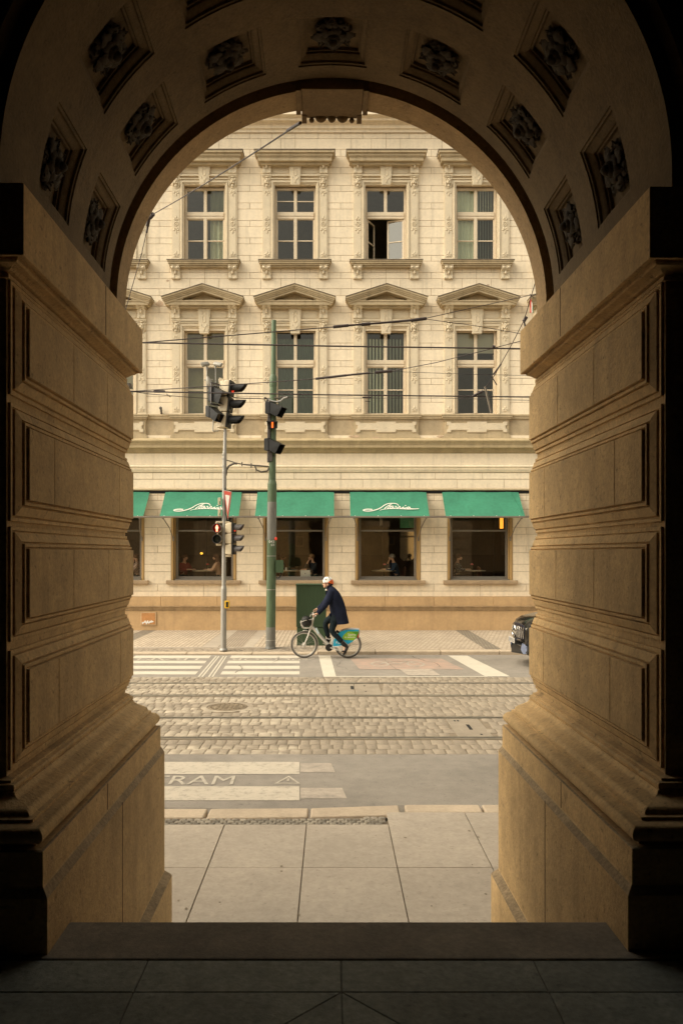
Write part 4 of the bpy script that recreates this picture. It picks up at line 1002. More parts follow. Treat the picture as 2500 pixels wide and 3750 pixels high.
for i, cx in enumerate(GC):
    if i == 2: continue
    for src, kids in ((sw, swk), (awn, awk)):
        o = src.copy(); COL.objects.link(o); o.location = src.location + Vector((cx-cg,0,0)); W[o.name] = W[src.name].copy()
        for ch in kids: cc = ch.copy(); COL.objects.link(cc); cc.parent = o
        if src is awn: awnings[i] = o
def lettering(i):
    b = MB()
    def pt(px, py):            # strokes of the sign, in a 0..1 frame of the canvas
        return aw((px-47)/622, (py-56)/193, .010)
    def st(pts, w):
        P = [Vector(p) for p in pts]; cur = []
        for k in range(len(P)-1):                       # smooth the stroke
            p0, p1, p2, p3 = P[max(k-1,0)], P[k], P[k+1], P[min(k+2,len(P)-1)]
            for t in (0,.25,.5,.75):
                cur.append(.5*((2*p1)+(p2-p0)*t+(2*p0-5*p1+4*p2-p3)*t*t+(3*p1-p0-3*p2+p3)*t**3))
        cur.append(P[-1])
        ww = w if isinstance(w, (list, tuple)) else (w, w)
        L_, R_ = [], []
        for k, c in enumerate(cur):
            d = (cur[min(k+1,len(cur)-1)]-cur[max(k-1,0)]); d = d.normalized() if d.length else Vector((1,0)); nrm = Vector((-d.y, d.x))
            t = k/(len(cur)-1); w_ = (ww[0]*(1-t)+ww[1]*t)*.36
            L_.append(pt(*(c+nrm*w_))); R_.append(pt(*(c-nrm*w_)))
        b.loft([[l, r] for l, r in zip(L_, R_)], closed=False, caps=False)
    st([(222,196),(190,194),(160,197),(149,203),(168,208),(205,208),(250,199),(288,184),(318,164),(350,151),(384,148),(414,151),(430,160),(432,168)], (9,7))
    st([(385,152),(360,160),(338,174),(318,190)], (4,9))
    st([(352,170),(362,160),(372,158),(360,172),(344,184),(346,189),(356,187)], 7)
    st([(392,172),(378,171),(364,180),(366,188),(380,184),(392,173),(388,184),(396,188),(404,182)], 8)
    st([(404,173),(414,173),(416,186),(424,186),(438,174),(446,174)], 8)
    st([(446,174),(442,184),(450,188),(462,182),(472,176)], 8)
    st([(474,176),(468,185),(476,189),(490,182)], 8); st([(484,165),(492,166)], 8)
    st([(522,178),(506,178),(494,185),(498,190),(512,187),(524,179),(520,187),(532,190),(560,191),(592,189)], (8,6))
    st([(280,203),(310,195),(360,191),(430,190),(520,194),(592,190)], (4,6))
    o = b.build('lettering', M['letter'], awnings[2], loc=None)
    if i != 2: o.parent = awnings[i]
lettering(1); lettering(3)
# crease in the last canvas seen
b = MB(); b.tube([aw(.90,.03,.004), aw(.93,.35,.004), aw(.965,.66,.003), aw(.975,.98,.003)], .006, 6); o = b.build('crease', M['awning'], awn); o.parent = awnings[4]
b = MB(); b.tube([(-10.5,24.285,3.722),(10.8,24.285,3.722)], .024, 10); b.tube([(-10.5,24.27,3.748),(10.8,24.27,3.748)], .009, 6); b.build('awning_bar', M['bar'], bd, smooth=40)
# things fixed to the plinth and wall
o = thing('wall_hatch', 'small orange hatch with peeling white paint low on the plinth', 'hatch', (-5.95, 25.07, .4))
xa, xb = PX(326,25.08), PX(357,25.08); za, zb = PZ(1434,25.08), PZ(1408,25.08)
b = MB(); b.box(xa, xb, 25.05, 25.1, za, zb); b.build('door', M['rust'], o)
b = MB(); b.box(xa-.03, xb+.03, 25.055, 25.1, za-.03, za-.002); b.box(xa-.03, xb+.03, 25.055, 25.1, zb+.002, zb+.03); b.box(xa-.03, xa-.002, 25.055, 25.1, za, zb); b.box(xb+.002, xb+.03, 25.055, 25.1, za, zb); b.build('frame', M['ashlar'], o)
b = MB()
for k in range(9): b.ell((xa+.04+.04*k, 25.049, za+.06+random.uniform(-.02,.05)), (.03,.004,random.uniform(.02,.05)), 9, 4)
b.build('peeling_paint', M['white'], o)
b = MB(); b.ell((PX(371,25.15), 25.12, PZ(943,25.12)), (.04,.05,.08), 10, 6); b.ell((PX(370,25.1), 25.05, PZ(938,25.1)), (.05,.04,.05), 10, 6); b.tube([P3(371,950,25.18), P3(371,945,25.1)], .03, 8)
tag(b.build('wall_insulator', M['ins'], smooth=40, loc=P3(371,943,25.15)), 'small dark insulator bracket on the sill string between windows', 'insulator')
# ================================================================ SIGNAL POLE
YP = 20.05
def sp(px, py, dy=0): return Vector(P3(px, py, YP+dy))
s_ = YP/F
pole = thing('signal_pole', 'grey galvanised traffic light pole with many signal heads by the crossing', 'traffic light', (PX(513.5,YP), YP, .09))
b = MB()
b.tube([sp(513.5,1493), sp(513.8,1420), sp(514.3,1352)], .074, 16); b.tube([sp(514.3,1352), sp(514.3,1345)], [.074,.056], 16); b.tube([sp(514.3,1345), sp(515.2,1180), sp(515.6,1092)], .055, 16)
b.tube([sp(515.6,1092), sp(516.2,1040)], .054, 16); b.tube([sp(516.2,1040), sp(516.4,1036), sp(517.5,985)], [.054,.046,.044], 14)
for y in (1290,1262,1085,1072,1054,1045): b.tube([sp(515,y+1.2), sp(515,y-1.2)], .060, 14)
b.build('pole', M['galv'], pole, smooth=40)
b = MB(); b.lathe([(.11,0),(.105,.03),(.085,.05)], sp(513.5,1493.5), n=16); b.build('base', M['galv'], pole, smooth=40)
def hood_round(b, c, ax, r, l, n=20, open_=.30, up=(0,0,1)):
    """visor: a tube cut on a slant, open at the front below"""
    a = Vector(ax).normalized(); upv = Vector(up); w = a.cross(upv).normalized(); u = w.cross(a).normalized(); c = Vector(c)
    R0, R1 = [], []
    for k in range(n+1):
        t = -R(125) + R(250)*k/n
        d = u*math.cos(t) + w*math.sin(t)
        ll = l*(1 - .45*(abs(t)/R(125))**1.6)
        R0.append(c+d*r); R1.append(c+d*r*.96+a*ll)
    b.loft([R0, R1], closed=False, caps=False); b.loft([[p-(p-c-a*(p-c).dot(a)).normalized()*.006 for p in R0], [p-(p-c-a*(p-c).dot(a)).normalized()*.006 for p in R1]], closed=False, caps=False)
def vehicle_head(cs, ax, size, parent, lean=0, lit=0, back='sigcream', hoodm='sigblack', hl=.36, r=.105):
    """a three-lamp head: backs, faces, visors and lenses; cs are lamp centres on the face plane"""
    a = Vector(ax).normalized(); w = a.cross(Vector((0,0,1))).normalized()
    up = (Vector(cs[0])-Vector(cs[-1])).normalized()
    head = None
    b = MB()
    for c in cs:
        c = Vector(c); h = size/2*.98; ww = size*.46
        rings = []
        for k, sc in ((-.20,.55),(-.185,.86),(-.10,1),(-.01,1)):
            rings.append([c+a*k+w*(x*ww*sc)+up*(z*h*(sc if k < -.15 else 1)) for x, z in ((-1,-1),(1,-1),(1,1),(-1,1))])
        b.loft(rings); b.ell(tuple(c-a*.13), (.085,.10,.10), 12, 8)
    head = b.build('signal_head', M[back], parent, bevel=.02, seg=3, smooth=50)
    b = MB()
    for c in cs:
        c = Vector(c); h = size/2*.97; ww = size*.49
        b.loft([[c+a*k+w*x*ww+up*z*h for x, z in ((-1,-1),(1,-1),(1,1),(-1,1))] for k in (-.008,.03)])
    b.build('door', M['sigblack'], head, bevel=.012)
    for i, c in enumerate(cs):
        c = Vector(c); b = MB(); hood_round(b, c+a*.028, a, r, hl, up=up); b.build('hood', M[hoodm], head, smooth=50)
        b = MB(); b.lathe([(r*.92,.028),(r*.9,.04),(r*.6,.055),(.0,.06)], c, a, 18); b.build('lens', M['redlit'] if i == lit else M['lensdark'], head, smooth=60)
    return head
# upper head, leaning, facing the traffic from the right
up_c = [sp(531.5,893), sp(528.5,930), sp(525.0,966)]
vehicle_head(up_c, (1,-.18,0), .40, pole, lit=0, hl=.40, r=.125)
b = MB()
for c in up_c:
    a = Vector((1,-.18,0)).normalized(); cc = c - a*.02
    b.loft([[cc-a*k+Vector((0,0,1))*z*hh+a.cross(Vector((0,0,1)))*x*ww for x, z in ((-1,-1),(1,-1),(1,1),(-1,1))] for k, ww, hh in ((.0,.17,.19),(.16,.16,.19),(.27,.10,.18))])
b.tube([sp(514,985), sp(521,985)], .03, 8); b.tube([sp(508,991), sp(520,990)], .02, 8)
b.prism([(PX(502,YP),PZ(873,YP)),(PX(506,YP),PZ(868,YP)),(PX(515,YP),PZ(872,YP)),(PX(514,YP),PZ(884,YP)),(PX(504,YP),PZ(883,YP))], 'y', YP-.06, YP+.06)
b.build('head_back', M['sigcream'], pole, bevel=.02)
# two dark square tram signals facing right and towards the street
def square_hood(b, c, ax, w, h, l, drop=.12):
    a = Vector(ax).normalized(); s = a.cross(Vector((0,0,1))).normalized(); u = Vector((0,0,1)); c = Vector(c)
    r0 = [c+s*x*w/2+u*z*h/2 for x, z in ((-1,-1),(1,-1),(1,1),(-1,1))]
    r1 = [c+a*(l*(.55 if z < 0 else 1))+s*x*w*.42+u*(z*h*.40-drop) for x, z in ((-1,-1),(1,-1),(1,1),(-1,1))]
    for (i, j) in ((0,1),(1,2),(2,3),(3,0)):
        b.quad(r0[i], r0[j], r1[j], r1[i])
    ins = lambda p: p + (c-p)*.06
    for (i, j) in ((0,1),(1,2),(2,3),(3,0)): b.quad(ins(r0[i]), ins(r0[j]), ins(r1[j]), ins(r1[i]))
def tram_head(c, ax, w, h, l, name='tram_signal', parent=None, drop=.12, framed=False):
    a = Vector(ax).normalized(); s = a.cross(Vector((0,0,1))).normalized(); u = Vector((0,0,1)); c = Vector(c)
    b = MB(); b.loft([[c+a*k+s*x*w*.5*sc+u*z*h*.5*sc for x, z in ((-1,-1),(1,-1),(1,1),(-1,1))] for k, sc in ((-.16,.8),(-.14,.95),(0,1))])
    o = b.build(name, M['sigblack'], parent, bevel=.012)
    if framed:
        b = MB()
        for x0, x1, z0, z1 in ((-.62,-.52,-.72,.72),(.52,.62,-.72,.72),(-.62,.62,.62,.72),(-.62,.62,-.72,-.62)): b.loft([[c+a*k+s*x*w+u*z*h for x, z in ((x0,z0),(x1,z0),(x1,z1),(x0,z1))] for k in (-.02,.02)])
        b.build('border', M['siggrey'], o, bevel=.01)
    b = MB(); square_hood(b, c, a, w*.9, h*.9, l, drop); b.build('hood', M['sigblack'], o)
    b = MB(); b.quad(*[c+a*.004+s*x*w*.4+u*z*h*.4 for x, z in ((-1,-1),(1,-1),(1,1),(-1,1))]); b.build('lens', M['lensdark'], o)
    return o
tram_head(sp(497.5,906,-.12), (.80,-.60,0), .34, .40, .34, parent=pole, drop=.13, framed=True)
tram_head(sp(490,948,-.14), (.80,-.60,-.28), .30, .30, .30, parent=pole, drop=.10)
b = MB()
b.tube([sp(475,890), sp(475.5,848)], .013, 8); b.tube([sp(495.5,885), sp(495.5,845)], .013, 8); b.tube([sp(475.5,848), sp(476,842)], .03, 8); b.tube([sp(495.5,846), sp(495,840)], .03, 8)
b.tube([sp(476,885), sp(476.5,930), sp(482,940)], .010, 6); b.tube([sp(479,912), sp(481,899), sp(487,898)], .010, 6); b.tube([sp(490.5,962), sp(489,990)], .016, 8); b.tube([sp(489,990), sp(502,990)], .014, 8); b.tube([sp(506,884), sp(512,882)], .015, 8)
b.tube([sp(470,872), sp(475,876), sp(488,873)], .012, 6)
b.build('bracket', M['galv'], pole, smooth=40)
for p, q, r in ((sp(481,836), sp(464,838.5,-.1), .048), (sp(491,835.5), sp(508,839.5,-.1), .048)):
    b = MB(); d = (q-p); b.tube([p, p+d*.12, p+d*.85, q], [r*.7,r,r*1.05,r*.9], 12); b.tube([p+d*.2+Vector((0,0,.035)), q+d*.12+Vector((0,0,.035))], r*.75, 8); b.build('detector_camera', M['detg'], pole, smooth=40)
b = MB(); b.tube([sp(477,865), sp(478,872), sp(484,884), sp(487,887)], [.03,.06,.075,.05], 12); b.tube([sp(469,873), sp(489,872)], .012, 6); b.build('detector_camera', M['detg'], pole, smooth=40)
# give way sign seen almost edge-on
A, B_, C_ = sp(514.5,1127,-.14), sp(531.8,1130,-.80), sp(523.4,1192.5,-.42)
B_ = Vector((PX(531.8,YP-.75), YP-.75, PZ(1130,YP-.75))); C_ = Vector((PX(523.4,YP-.42), YP-.42, PZ(1192.5,YP-.42)))
n_ = (B_-A).cross(C_-A).normalized()
if n_.y > 0: n_ = -n_
sg = empty_part('give_way_sign', pole, (A+B_+C_)/3)
g_ = (A+B_+C_)/3
def tri(k, d): return [g_+(p-g_)*k+n_*d for p in (A,B_,C_)]
b = MB(); b.loft([tri(1.04,-.012), tri(1.04,.0)]); b.build('back_plate', M['galv'], sg)
b = MB(); b.loft([tri(1.0,.0), tri(1.0,.004)]); b.build('border', M['red'], sg)
b = MB(); b.loft([tri(.60,.004), tri(.60,.007)]); b.build('face', M['signface'], sg)
# small white boxes
for y0, y1 in ((1143.5,1160),(1170,1186)):
    b = MB(); b.box(PX(502,YP), PX(508.2,YP), YP-.10, YP-.02, PZ(y1,YP), PZ(y0,YP)); o = b.build('receiver_box', M['sigcream'], pole, bevel=.008)
    b = MB(); b.box(PX(505,YP), PX(507,YP), YP-.103, YP-.1, PZ(y1-2,YP), PZ((y0+y1)/2,YP)); b.build('status_light', M['awning'], o)
b = MB(); b.tube([sp(505.5,1160,-.06), sp(504,1164,-.06), sp(506.5,1170,-.06)], .008, 6); b.tube([sp(506,1186,-.06), sp(506,1196,-.06)], .008, 6); b.tube([sp(517.5,1120,-.08), sp(518,1180,-.08), sp(523,1194,-.1), sp(531,1199,-.05)], .012, 6); b.tube([sp(529,1199), sp(531.5,1189), sp(530,1201)], .014, 6); b.build('cable', M['sigblack'], pole, smooth=40)
# pedestrian signal facing the camera
pc1, pc2 = sp(498.7,1213,-.10), sp(498.7,1238,-.10)
b = MB()
for c in (pc1, pc2):
    b.lathe([(.09,.20),(.112,.17),(.116,.10),(.116,.0)], c, (0,1,0), 24)
ps = b.build('pedestrian_signal', M['sigcream'], pole, smooth=40)
b = MB()
for c in (pc1, pc2): b.lathe([(.118,.02),(.122,-.01),(.118,-.11),(.110,-.11),(.108,.0)], c, (0,1,0), 24, caps=False)
b.build('hood', M['siggrey'], ps, smooth=40)
b = MB(); b.lathe([(.110,-.005),(.08,-.02),(0,-.026)], pc1, (0,1,0), 24); b.build('red_lens', M['lensred'], ps, smooth=60)
b = MB(); b.lathe([(.110,-.005),(.08,-.02),(0,-.026)], pc2, (0,1,0), 24); b.build('green_lens', M['lensdark'], ps, smooth=60)
b = MB(); y = pc1.y-.034; x, z = pc1.x, pc1.z
b.prism([(x-.036,z-.008),(x-.032,z+.040),(x+.032,z+.040),(x+.036,z-.008),(x+.020,z-.012),(x+.020,z-.088),(x+.003,z-.088),(x+.003,z-.02),(x-.003,z-.02),(x-.003,z-.088),(x-.020,z-.088),(x-.020,z-.012)], 'y', y, y+.006); b.ell((x,y,z+.062), (.018,.006,.018), 12, 6)
b.build('red_figure', M['redman'], ps)
b = MB()
b.box(PX(497,YP), PX(531,YP), YP-.045, YP+.045, PZ(1201.9,YP), PZ(1197.1,YP)); b.build('bracket', M['sigcream'], pole, bevel=.008)
b = MB(); b.box(PX(497,YP), PX(508.5,YP), YP-.045, YP+.045, PZ(1253.4,YP), PZ(1248.6,YP)); b.build('bracket', M['sigcream'], pole, bevel=.008)
b = MB(); b.box(PX(496,YP), PX(500.5,YP), YP-.08, YP+.06, PZ(1204,YP), PZ(1199,YP)); b.build('bracket', M['sigcream'], pole, bevel=.008); b = MB(); b.box(PX(518,YP), PX(531,YP), YP-.04, YP+.04, PZ(1279,YP), PZ(1274,YP)); b.build('bracket', M['sigcream'], pole, bevel=.008); b = MB(); b.box(PX(499,YP), PX(501,YP), YP-.03, YP+.02, PZ(1228,YP), PZ(1221,YP))
b.build('bracket', M['sigcream'], pole, bevel=.008)
lo_c = [sp(536.5,1213), sp(536.5,1237.5), sp(536.5,1262)]
vehicle_head(lo_c, (1,-.22,0), .275, pole, lit=0, hoodm='siggrey', hl=.26, r=.10)
# push button
b = MB(); b.box(PX(517.8,YP), PX(528,YP), YP-.12, YP-.02, PZ(1396.5,YP), PZ(1379.5,YP)); pb = b.build('push_button', M['yellow'], pole, bevel=.012)
b = MB(); b.box(PX(520.5,YP), PX(525.5,YP), YP-.126, YP-.119, PZ(1394,YP), PZ(1382,YP)); b.ell((PX(523,YP),YP-.13,PZ(1391,YP)), (.02,.008,.02), 12, 6); b.build('button_plate', M['sigblack'], pb)
# link of cables to the tram pole
b = MB(); b.tube([sp(521,1057), sp(528,1059), sp(541,1063), sp(560,1067), sp(590,1070.5), sp(618,1072,.3)], .014, 8); b.tube([sp(560,1067), sp(616,1071.5,.3)], .02, 8)
b.tube([sp(519,1092), sp(520,1080), sp(526,1070), sp(538,1064.5), sp(545,1064.5)], .028, 10); b.tube([sp(585,1070), sp(590,1080), sp(600,1084), sp(614,1082,.25), sp(618,1074,.28)], .02, 8); b.tube([sp(586,1070), sp(588,1084), sp(594,1079)], .008, 6)
for x, y in ((556,1066),(577,1069)): b.tube([sp(x,y-5), sp(x,y+5)], .016, 8)
tag(b.build('signal_cable', M['ins'], smooth=40, loc=sp(545,1064)), 'drooping grey cable slung between the grey and the green poles', 'cable')

# ================================================================ TRAM POLE
YT = 20.36
def tp(px, py, dy=0): return Vector(P3(px, py, YT+dy))
tpo = thing('tram_pole', 'tall green tram pole numbered 043 03 with hooded signals', 'tram pole', (PX(621.3,YT), YT, .1))
def ax_(y): return 621.3 + (1488-y)*.0103
b = MB(); b.tube([tp(ax_(y),y) for y in (1440,1300,1240)], .124, 20); b.tube([tp(ax_(y),y) for y in (1153,1112)], .120, 20); b.tube([tp(ax_(1112),1112), tp(ax_(1105),1103)], [.120,.094], 20)
b.tube([tp(ax_(y),y) for y in (1103,980,885)], [.093,.092,.090], 18); b.tube([tp(ax_(890),890), tp(ax_(886),886), tp(ax_(868),868), tp(ax_(862),860)], [.09,.10,.096,.066], 18); b.tube([tp(ax_(860),860), tp(ax_(736),736)], [.066,.062], 16)
b.build('shaft', M['polegreen'], tpo, smooth=40)
b = MB(); b.tube([tp(ax_(1240),1240), tp(ax_(1153),1153)], .123, 20); b.build('faded_sleeve', M['polegrey'], tpo, smooth=40)
b = MB(); b.tube([tp(ax_(1488),1488.5), tp(ax_(1440),1440)], .127, 20); b.lathe([(.15,0),(.14,.02),(.13,.05)], tp(621.3,1489), n=20); b.build('base', M['polegrey'], tpo, smooth=40)
b = MB()
for y in (1277,1354,1470): b.tube([tp(ax_(y),y+.9), tp(ax_(y),y-.9)], .1275, 20)
b.build('band', M['galv'], tpo, smooth=40)
b = MB()
text_into(b, '043', (PX(624.6,YT),YT-.128,PZ(1247,YT)), (1,0,0), (0,0,1), .068, .145); text_into(b, '03', (PX(627,YT),YT-.126,PZ(1254.2,YT)), (1,0,0), (0,0,1), .060, .085)
b.v = [Vector((v.x, YT-math.sqrt(max(.0004, .1262**2-(v.x-PX(624,YT))**2)), v.z)) for v in b.v]
b.build('pole_number', M['white'], tpo)
tram_head(tp(627,938,-.1), (.86,-.50,-.05), .33, .33, .36, 'hooded_signal', tpo, .12)
tram_head(tp(624.5,1022,-.1), (.86,-.50,-.05), .33, .33, .34, 'hooded_signal', tpo, .12)
b = MB(); b.loft([[tp(x,y,d) for x, y in ((612.7,967),(637.5,968),(637,984),(615,985))] for d in (-.30,-.12)]); hs = b.build('bar_signal', M['sigblack'], tpo, bevel=.01)
b = MB(); b.box(PX(623.6,YT-.3), PX(627.6,YT-.3), YT-.306, YT-.298, PZ(982.5,YT-.3), PZ(969.5,YT-.3)); b.build('orange_bar', M['orange'], hs)
b = MB(); b.loft([[tp(x,y,d) for x, y in ((612,966.5),(638,967.5),(638,970),(612,969))] for d in (-.42,-.29)]); b.build('hood', M['sigblack'], hs)
b = MB(); b.tube([tp(617.2,925,-.06), tp(616,1062,-.06)], .028, 8); b.tube([tp(620,940,-.1), tp(619,1060,-.1)], .016, 6); b.box(PX(618,YT), PX(626,YT), YT-.13, YT-.09, PZ(1060,YT), PZ(1040,YT)); b.tube([tp(614,1055,-.08), tp(618,1045,-.1), tp(620,1035,-.12)], .010, 6)
for y in (930, 966, 1048): b.tube([tp(614,y,-.09), tp(632,y,-.09)], .012, 6)
b.build('cable_board', M['siggrey'], tpo, smooth=40)
b = MB(); b.tube([tp(616,917,-.1), tp(624,921,-.1), tp(634,923,-.1), tp(644,921,-.1), tp(652,914,-.1), tp(660,912,-.1)], .020, 8); b.tube([tp(619,1037,-.13), tp(620.5,1020,-.13), tp(622.5,1016,-.13), tp(621,1026,-.13)], .012, 6); b.build('white_cable', M['signface'], tpo, smooth=40)
b = MB(); b.tube([tp(607,914,-.05), tp(618,917,-.05), tp(640,914,-.05), tp(656,911,-.05)], .022, 8); b.tube([tp(607,920,-.05), tp(612,922,-.05), tp(618,914,-.05)], .018, 6)
for x, y in ((609,914),(614,920),(632,914),(646,912),(660,913)): b.ell(tuple(tp(x,y,-.06)), (.035,.03,.03), 8, 6)
b.build('wire_clamp', M['ins'], tpo, smooth=40)
b = MB(); b.box(PX(634.5,YT), PX(650.8,YT), YT-.12, YT+.06, PZ(1315,YT), PZ(1287,YT)); cb = b.build('control_box', M['polegreen'], tpo, bevel=.008)
b = MB(); b.box(PX(634,YT), PX(651.5,YT), YT-.135, YT-.119, PZ(1315,YT), PZ(1286.3,YT)); b.box(PX(650.9,YT), PX(652.5,YT), YT-.1, YT-.06, PZ(1305,YT), PZ(1299,YT)); b.build('door', M['greenbox'], cb, bevel=.004)
b = MB(); b.tube([tp(634,1327,-.04), tp(640,1328,-.04), tp(645,1322,-.04), tp(646,1315,-.04)], .014, 8); b.build('cable', M['sigblack'], cb, smooth=40)
b = MB(); b.lathe([(.02,-.02),(.042,.0),(.038,.03),(.0,.04)], tp(632.5,1237,-.06), (.9,-.4,0), 14); b.build('red_lamp', M['redlit'], tpo, smooth=50)

# ================================================================ STREET CABINET
YC = 20.9
x0, x1, z1 = PX(680.3,YC), PX(748.8,YC), PZ(1344.5,YC); zm = PZ(1440,YC)
cab = thing('street_cabinet', 'tall dark green ribbed electrical cabinet behind the cyclist', 'cabinet', ((x0+x1)/2, YC+.2, .1))
b = MB(); b.box(x0+.015, x1-.015, YC+.02, YC+.42, .1, zm-.01); b.build('base', M['greenbox'], cab, bevel=.01)
b = MB(); b.box(x0, x1, YC, YC+.44, zm, z1)
for k in range(24): xx = x0+.03+(x1-x0-.06)*k/23; b.box(xx-.006, xx+.006, YC-.006, YC+.002, zm+.04, z1-.03)
b.build('door', M['greenbox'], cab, bevel=.004)
b = MB(); b.box(x0-.015, x1+.015, YC-.03, YC+.46, z1+.001, z1+.035); b.build('lid', M['greenbox'], cab, bevel=.012)

# ================================================================ BICYCLE AND RIDER
YB = 19.16
KX = .16*YB/F
def bq(zx, zy, dy=0): return Vector(((627.2+.16*zx-CX)*YB/F, YB+dy, HC+(CY-1304.6-.16*zy)*YB/F))
fwc, rwc = bq(445,1099), bq(1073,1101)
bk = thing('bicycle', 'silver step-through hire bicycle with blue and lime rear wheel panel', 'bicycle', ((fwc.x+rwc.x)/2, YB, 0))
def wheel(c, r=.332):
    b = MB(); n = 44
    def tor(R_, rx, ry, m):
        rings = []
        for k in range(n):
            a = 2*PI*k/n; rings.append([c+Vector(((R_+rx*math.cos(t))*math.cos(a), ry*math.sin(t), (R_+rx*math.cos(t))*math.sin(a))) for t in [2*PI*j/10 for j in range(10)]])
        rings.append(rings[0]); b.loft(rings, True, False)
    tor(r-.021, .021, .021, 0); w = None
    wh = empty_part('wheel', bk, c); b.build('tyre', M['tyre'], wh, smooth=50)
    b = MB(); tor(r-.052, .014, .013, 0); b.build('rim', M['rim'], wh, smooth=50)
    b = MB(); b.lathe([(.02,-.06),(.05,-.05),(.052,-.02),(.03,-.015),(.03,.015),(.052,.02),(.05,.05),(.02,.06)], c, (0,1,0), 18); b.build('hub', M['silver'], wh, smooth=40)
    b = MB()
    for k in range(28):
        a = 2*PI*k/28; a2 = a + (.5 if k % 4 < 2 else -.5); s = 1 if k % 2 else -1
        b.tube([c+Vector((.045*math.cos(a2),s*.035,.045*math.sin(a2))), c+Vector(((r-.06)*math.cos(a),0,(r-.06)*math.sin(a)))], .0016, 4, False)
    b.build('spokes', M['spoke'], wh)
    return wh
wheel(fwc); wheel(rwc)
b = MB()
b.tube([bq(552,840), bq(600,890), bq(700,1005), bq(800,1110), bq(826,1140)], [.034,.040,.040,.038,.036], 12)
b.tube([bq(826,1138), bq(845,1060), bq(868,930), bq(880,800)], [.02,.018,.016,.014], 10); b.tube([bq(760,1005), bq(800,1022), bq(838,1015)], .010, 8)
for s in (-1, 1): b.tube([bq(822,1132,s*.03), bq(940,1120,s*.07), bq(1073,1101,s*.07)], [.014,.012,.011], 8); b.tube([bq(868,930,s*.02), bq(980,1020,s*.065), bq(1073,1101,s*.07)], [.010,.009,.009], 8)
b.tube([bq(545,880), bq(562,790), bq(578,720)], .024, 12)
b.build('frame', M['silver'], bk, smooth=40)
b = MB()
b.loft([[bq(x,y,-.0415) for x, y in ((600,872),(624,852)) ], [bq(x,y,-.0415) for x, y in ((640,952),(664,932))]], closed=False, caps=False); b.build('sticker', M['sticker'], bk)
b = MB()
b.tube([bq(530,890), bq(545,860)], .026, 12)
for s in (-1, 1): b.tube([bq(528,890,s*.05), bq(505,965,s*.055), bq(470,1050,s*.055), bq(447,1098,s*.055)], [.018,.017,.015,.013], 10)
b.tube([bq(528,890,-.055), bq(528,890,.055)], .018, 8)
b.build('fork', M['silver'], bk, smooth=40)
b = MB()
b.tube([bq(572,740), bq(592,690)], .020, 10); b.tube([bq(592,690,-.06), bq(592,690,.06)], .014, 8)
for s in (-1, 1): b.tube([bq(590,690,s*.06), bq(574,660,s*.14), bq(572,655,s*.22), bq(600,668 if s < 0 else 610,s*.30), bq(618,672 if s < 0 else 612,s*.34)], .012, 8); b.tube([bq(566,648,s*.2), bq(545,660,s*.24), bq(535,690,s*.27)], .006, 6)
b.build('handlebar', M['silver'], bk, smooth=40)
b = MB(); b.tube([bq(612,668,-.32), bq(592,664,-.27), bq(585,662,-.24)], .016, 8); b.tube([bq(612,612,.32), bq(592,606,.27)], .016, 8); b.ell(tuple(bq(548,650,-.12)), (.02,.03,.02), 10, 6); b.build('grip', M['sigblack'], bk, smooth=40)
def arc_fender(c, r, a0, a1, w, m, name):
    b = MB(); n = 24; rows_ = []
    for k in range(n+1):
        a = R(a0+(a1-a0)*k/n); rows_.append([c+Vector((r*math.cos(a)*q, y, r*math.sin(a)*q)) for y, q in ((-w,.965),(-w*.6,1),(0,1.01),(w*.6,1),(w,.965))])
    b.loft(rows_, closed=False, caps=False); return b.build(name, m, bk, smooth=60)
arc_fender(fwc, .355, 95, -22, .032, M['silver'], 'front_mudguard')
# rear panel: blue skirt with lime flash on both sides
pan = [(860,1120),(868,1040),(905,962),(958,914),(1050,884),(1226,884),(1222,930),(1188,1010),(1140,1052),(1080,1086),(985,1122)]
rp = None
b = MB(); b.loft([[bq(x,y,-.062) for x, y in pan], [bq(x,y,.062) for x, y in pan]]); rp = b.build('wheel_panel', M['blue'], bk, bevel=.004)
for s in (-1, 1):
    d = s*.0645
    b = MB(); b.loft([[bq(x,y,d) for x, y in ((985,1000),(1020,945),(1072,905),(1224,905),(1216,945),(1188,1000),(1150,1036),(1080,1030),(1020,1028))], [bq(x,y,d+s*.0015) for x, y in ((985,1000),(1020,945),(1072,905),(1224,905),(1216,945),(1188,1000),(1150,1036),(1080,1030),(1020,1028))]]); b.build('lime_flash', M['lime'], rp)
    b = MB(); b.loft([[bq(x,y,d+s*k) for x, y in ((1085,908),(1222,908),(1216,945),(1190,995),(1186,960),(1150,925))] for k in (.002,.003)]); b.build('green_corner', M['leaf'], rp)
    b = MB(); u = (-s*1.0, 0, 0)
    u = (1,0,0) if s < 0 else (-1,0,0)
    text_into(b, 'Sázíme', bq(1128,968,d+s*.0045), u, (0,0,1), .058, .195); text_into(b, 'na zelenou', bq(1098,1000,d+s*.0045), u, (0,0,1), .044, .265); text_into(b, 'P', bq(912,1082,d+s*.0045), u, (0,0,1), .06, .035); text_into(b, 'no', bq(945,1088,d+s*.0045), u, (0,0,1), .035, .05); b.build('panel_lettering', M['white'], rp)
b = MB(); b.tube([bq(960,908), bq(1010,890), bq(1060,880), bq(1120,876), bq(1232,880)], [.016,.03,.034,.034,.03], 10); b.tube([bq(1228,884), bq(1226,935), bq(1214,985), bq(1255,1010)], [.03,.03,.03,.02], 10); b.build('rear_rack', M['silver'], bk, smooth=40)
b = MB(); b.tube([bq(862,1128,-.065), bq(985,1126,-.065)], .008, 6); b.build('panel_rail', M['silver'], bk, smooth=40)
b = MB(); b.box(bq(1205,0).x, bq(1228,0).x, YB-.035, YB+.035, bq(0,1000).z, bq(0,930).z); b.build('rear_lamp', M['helmo'], bk, bevel=.006)
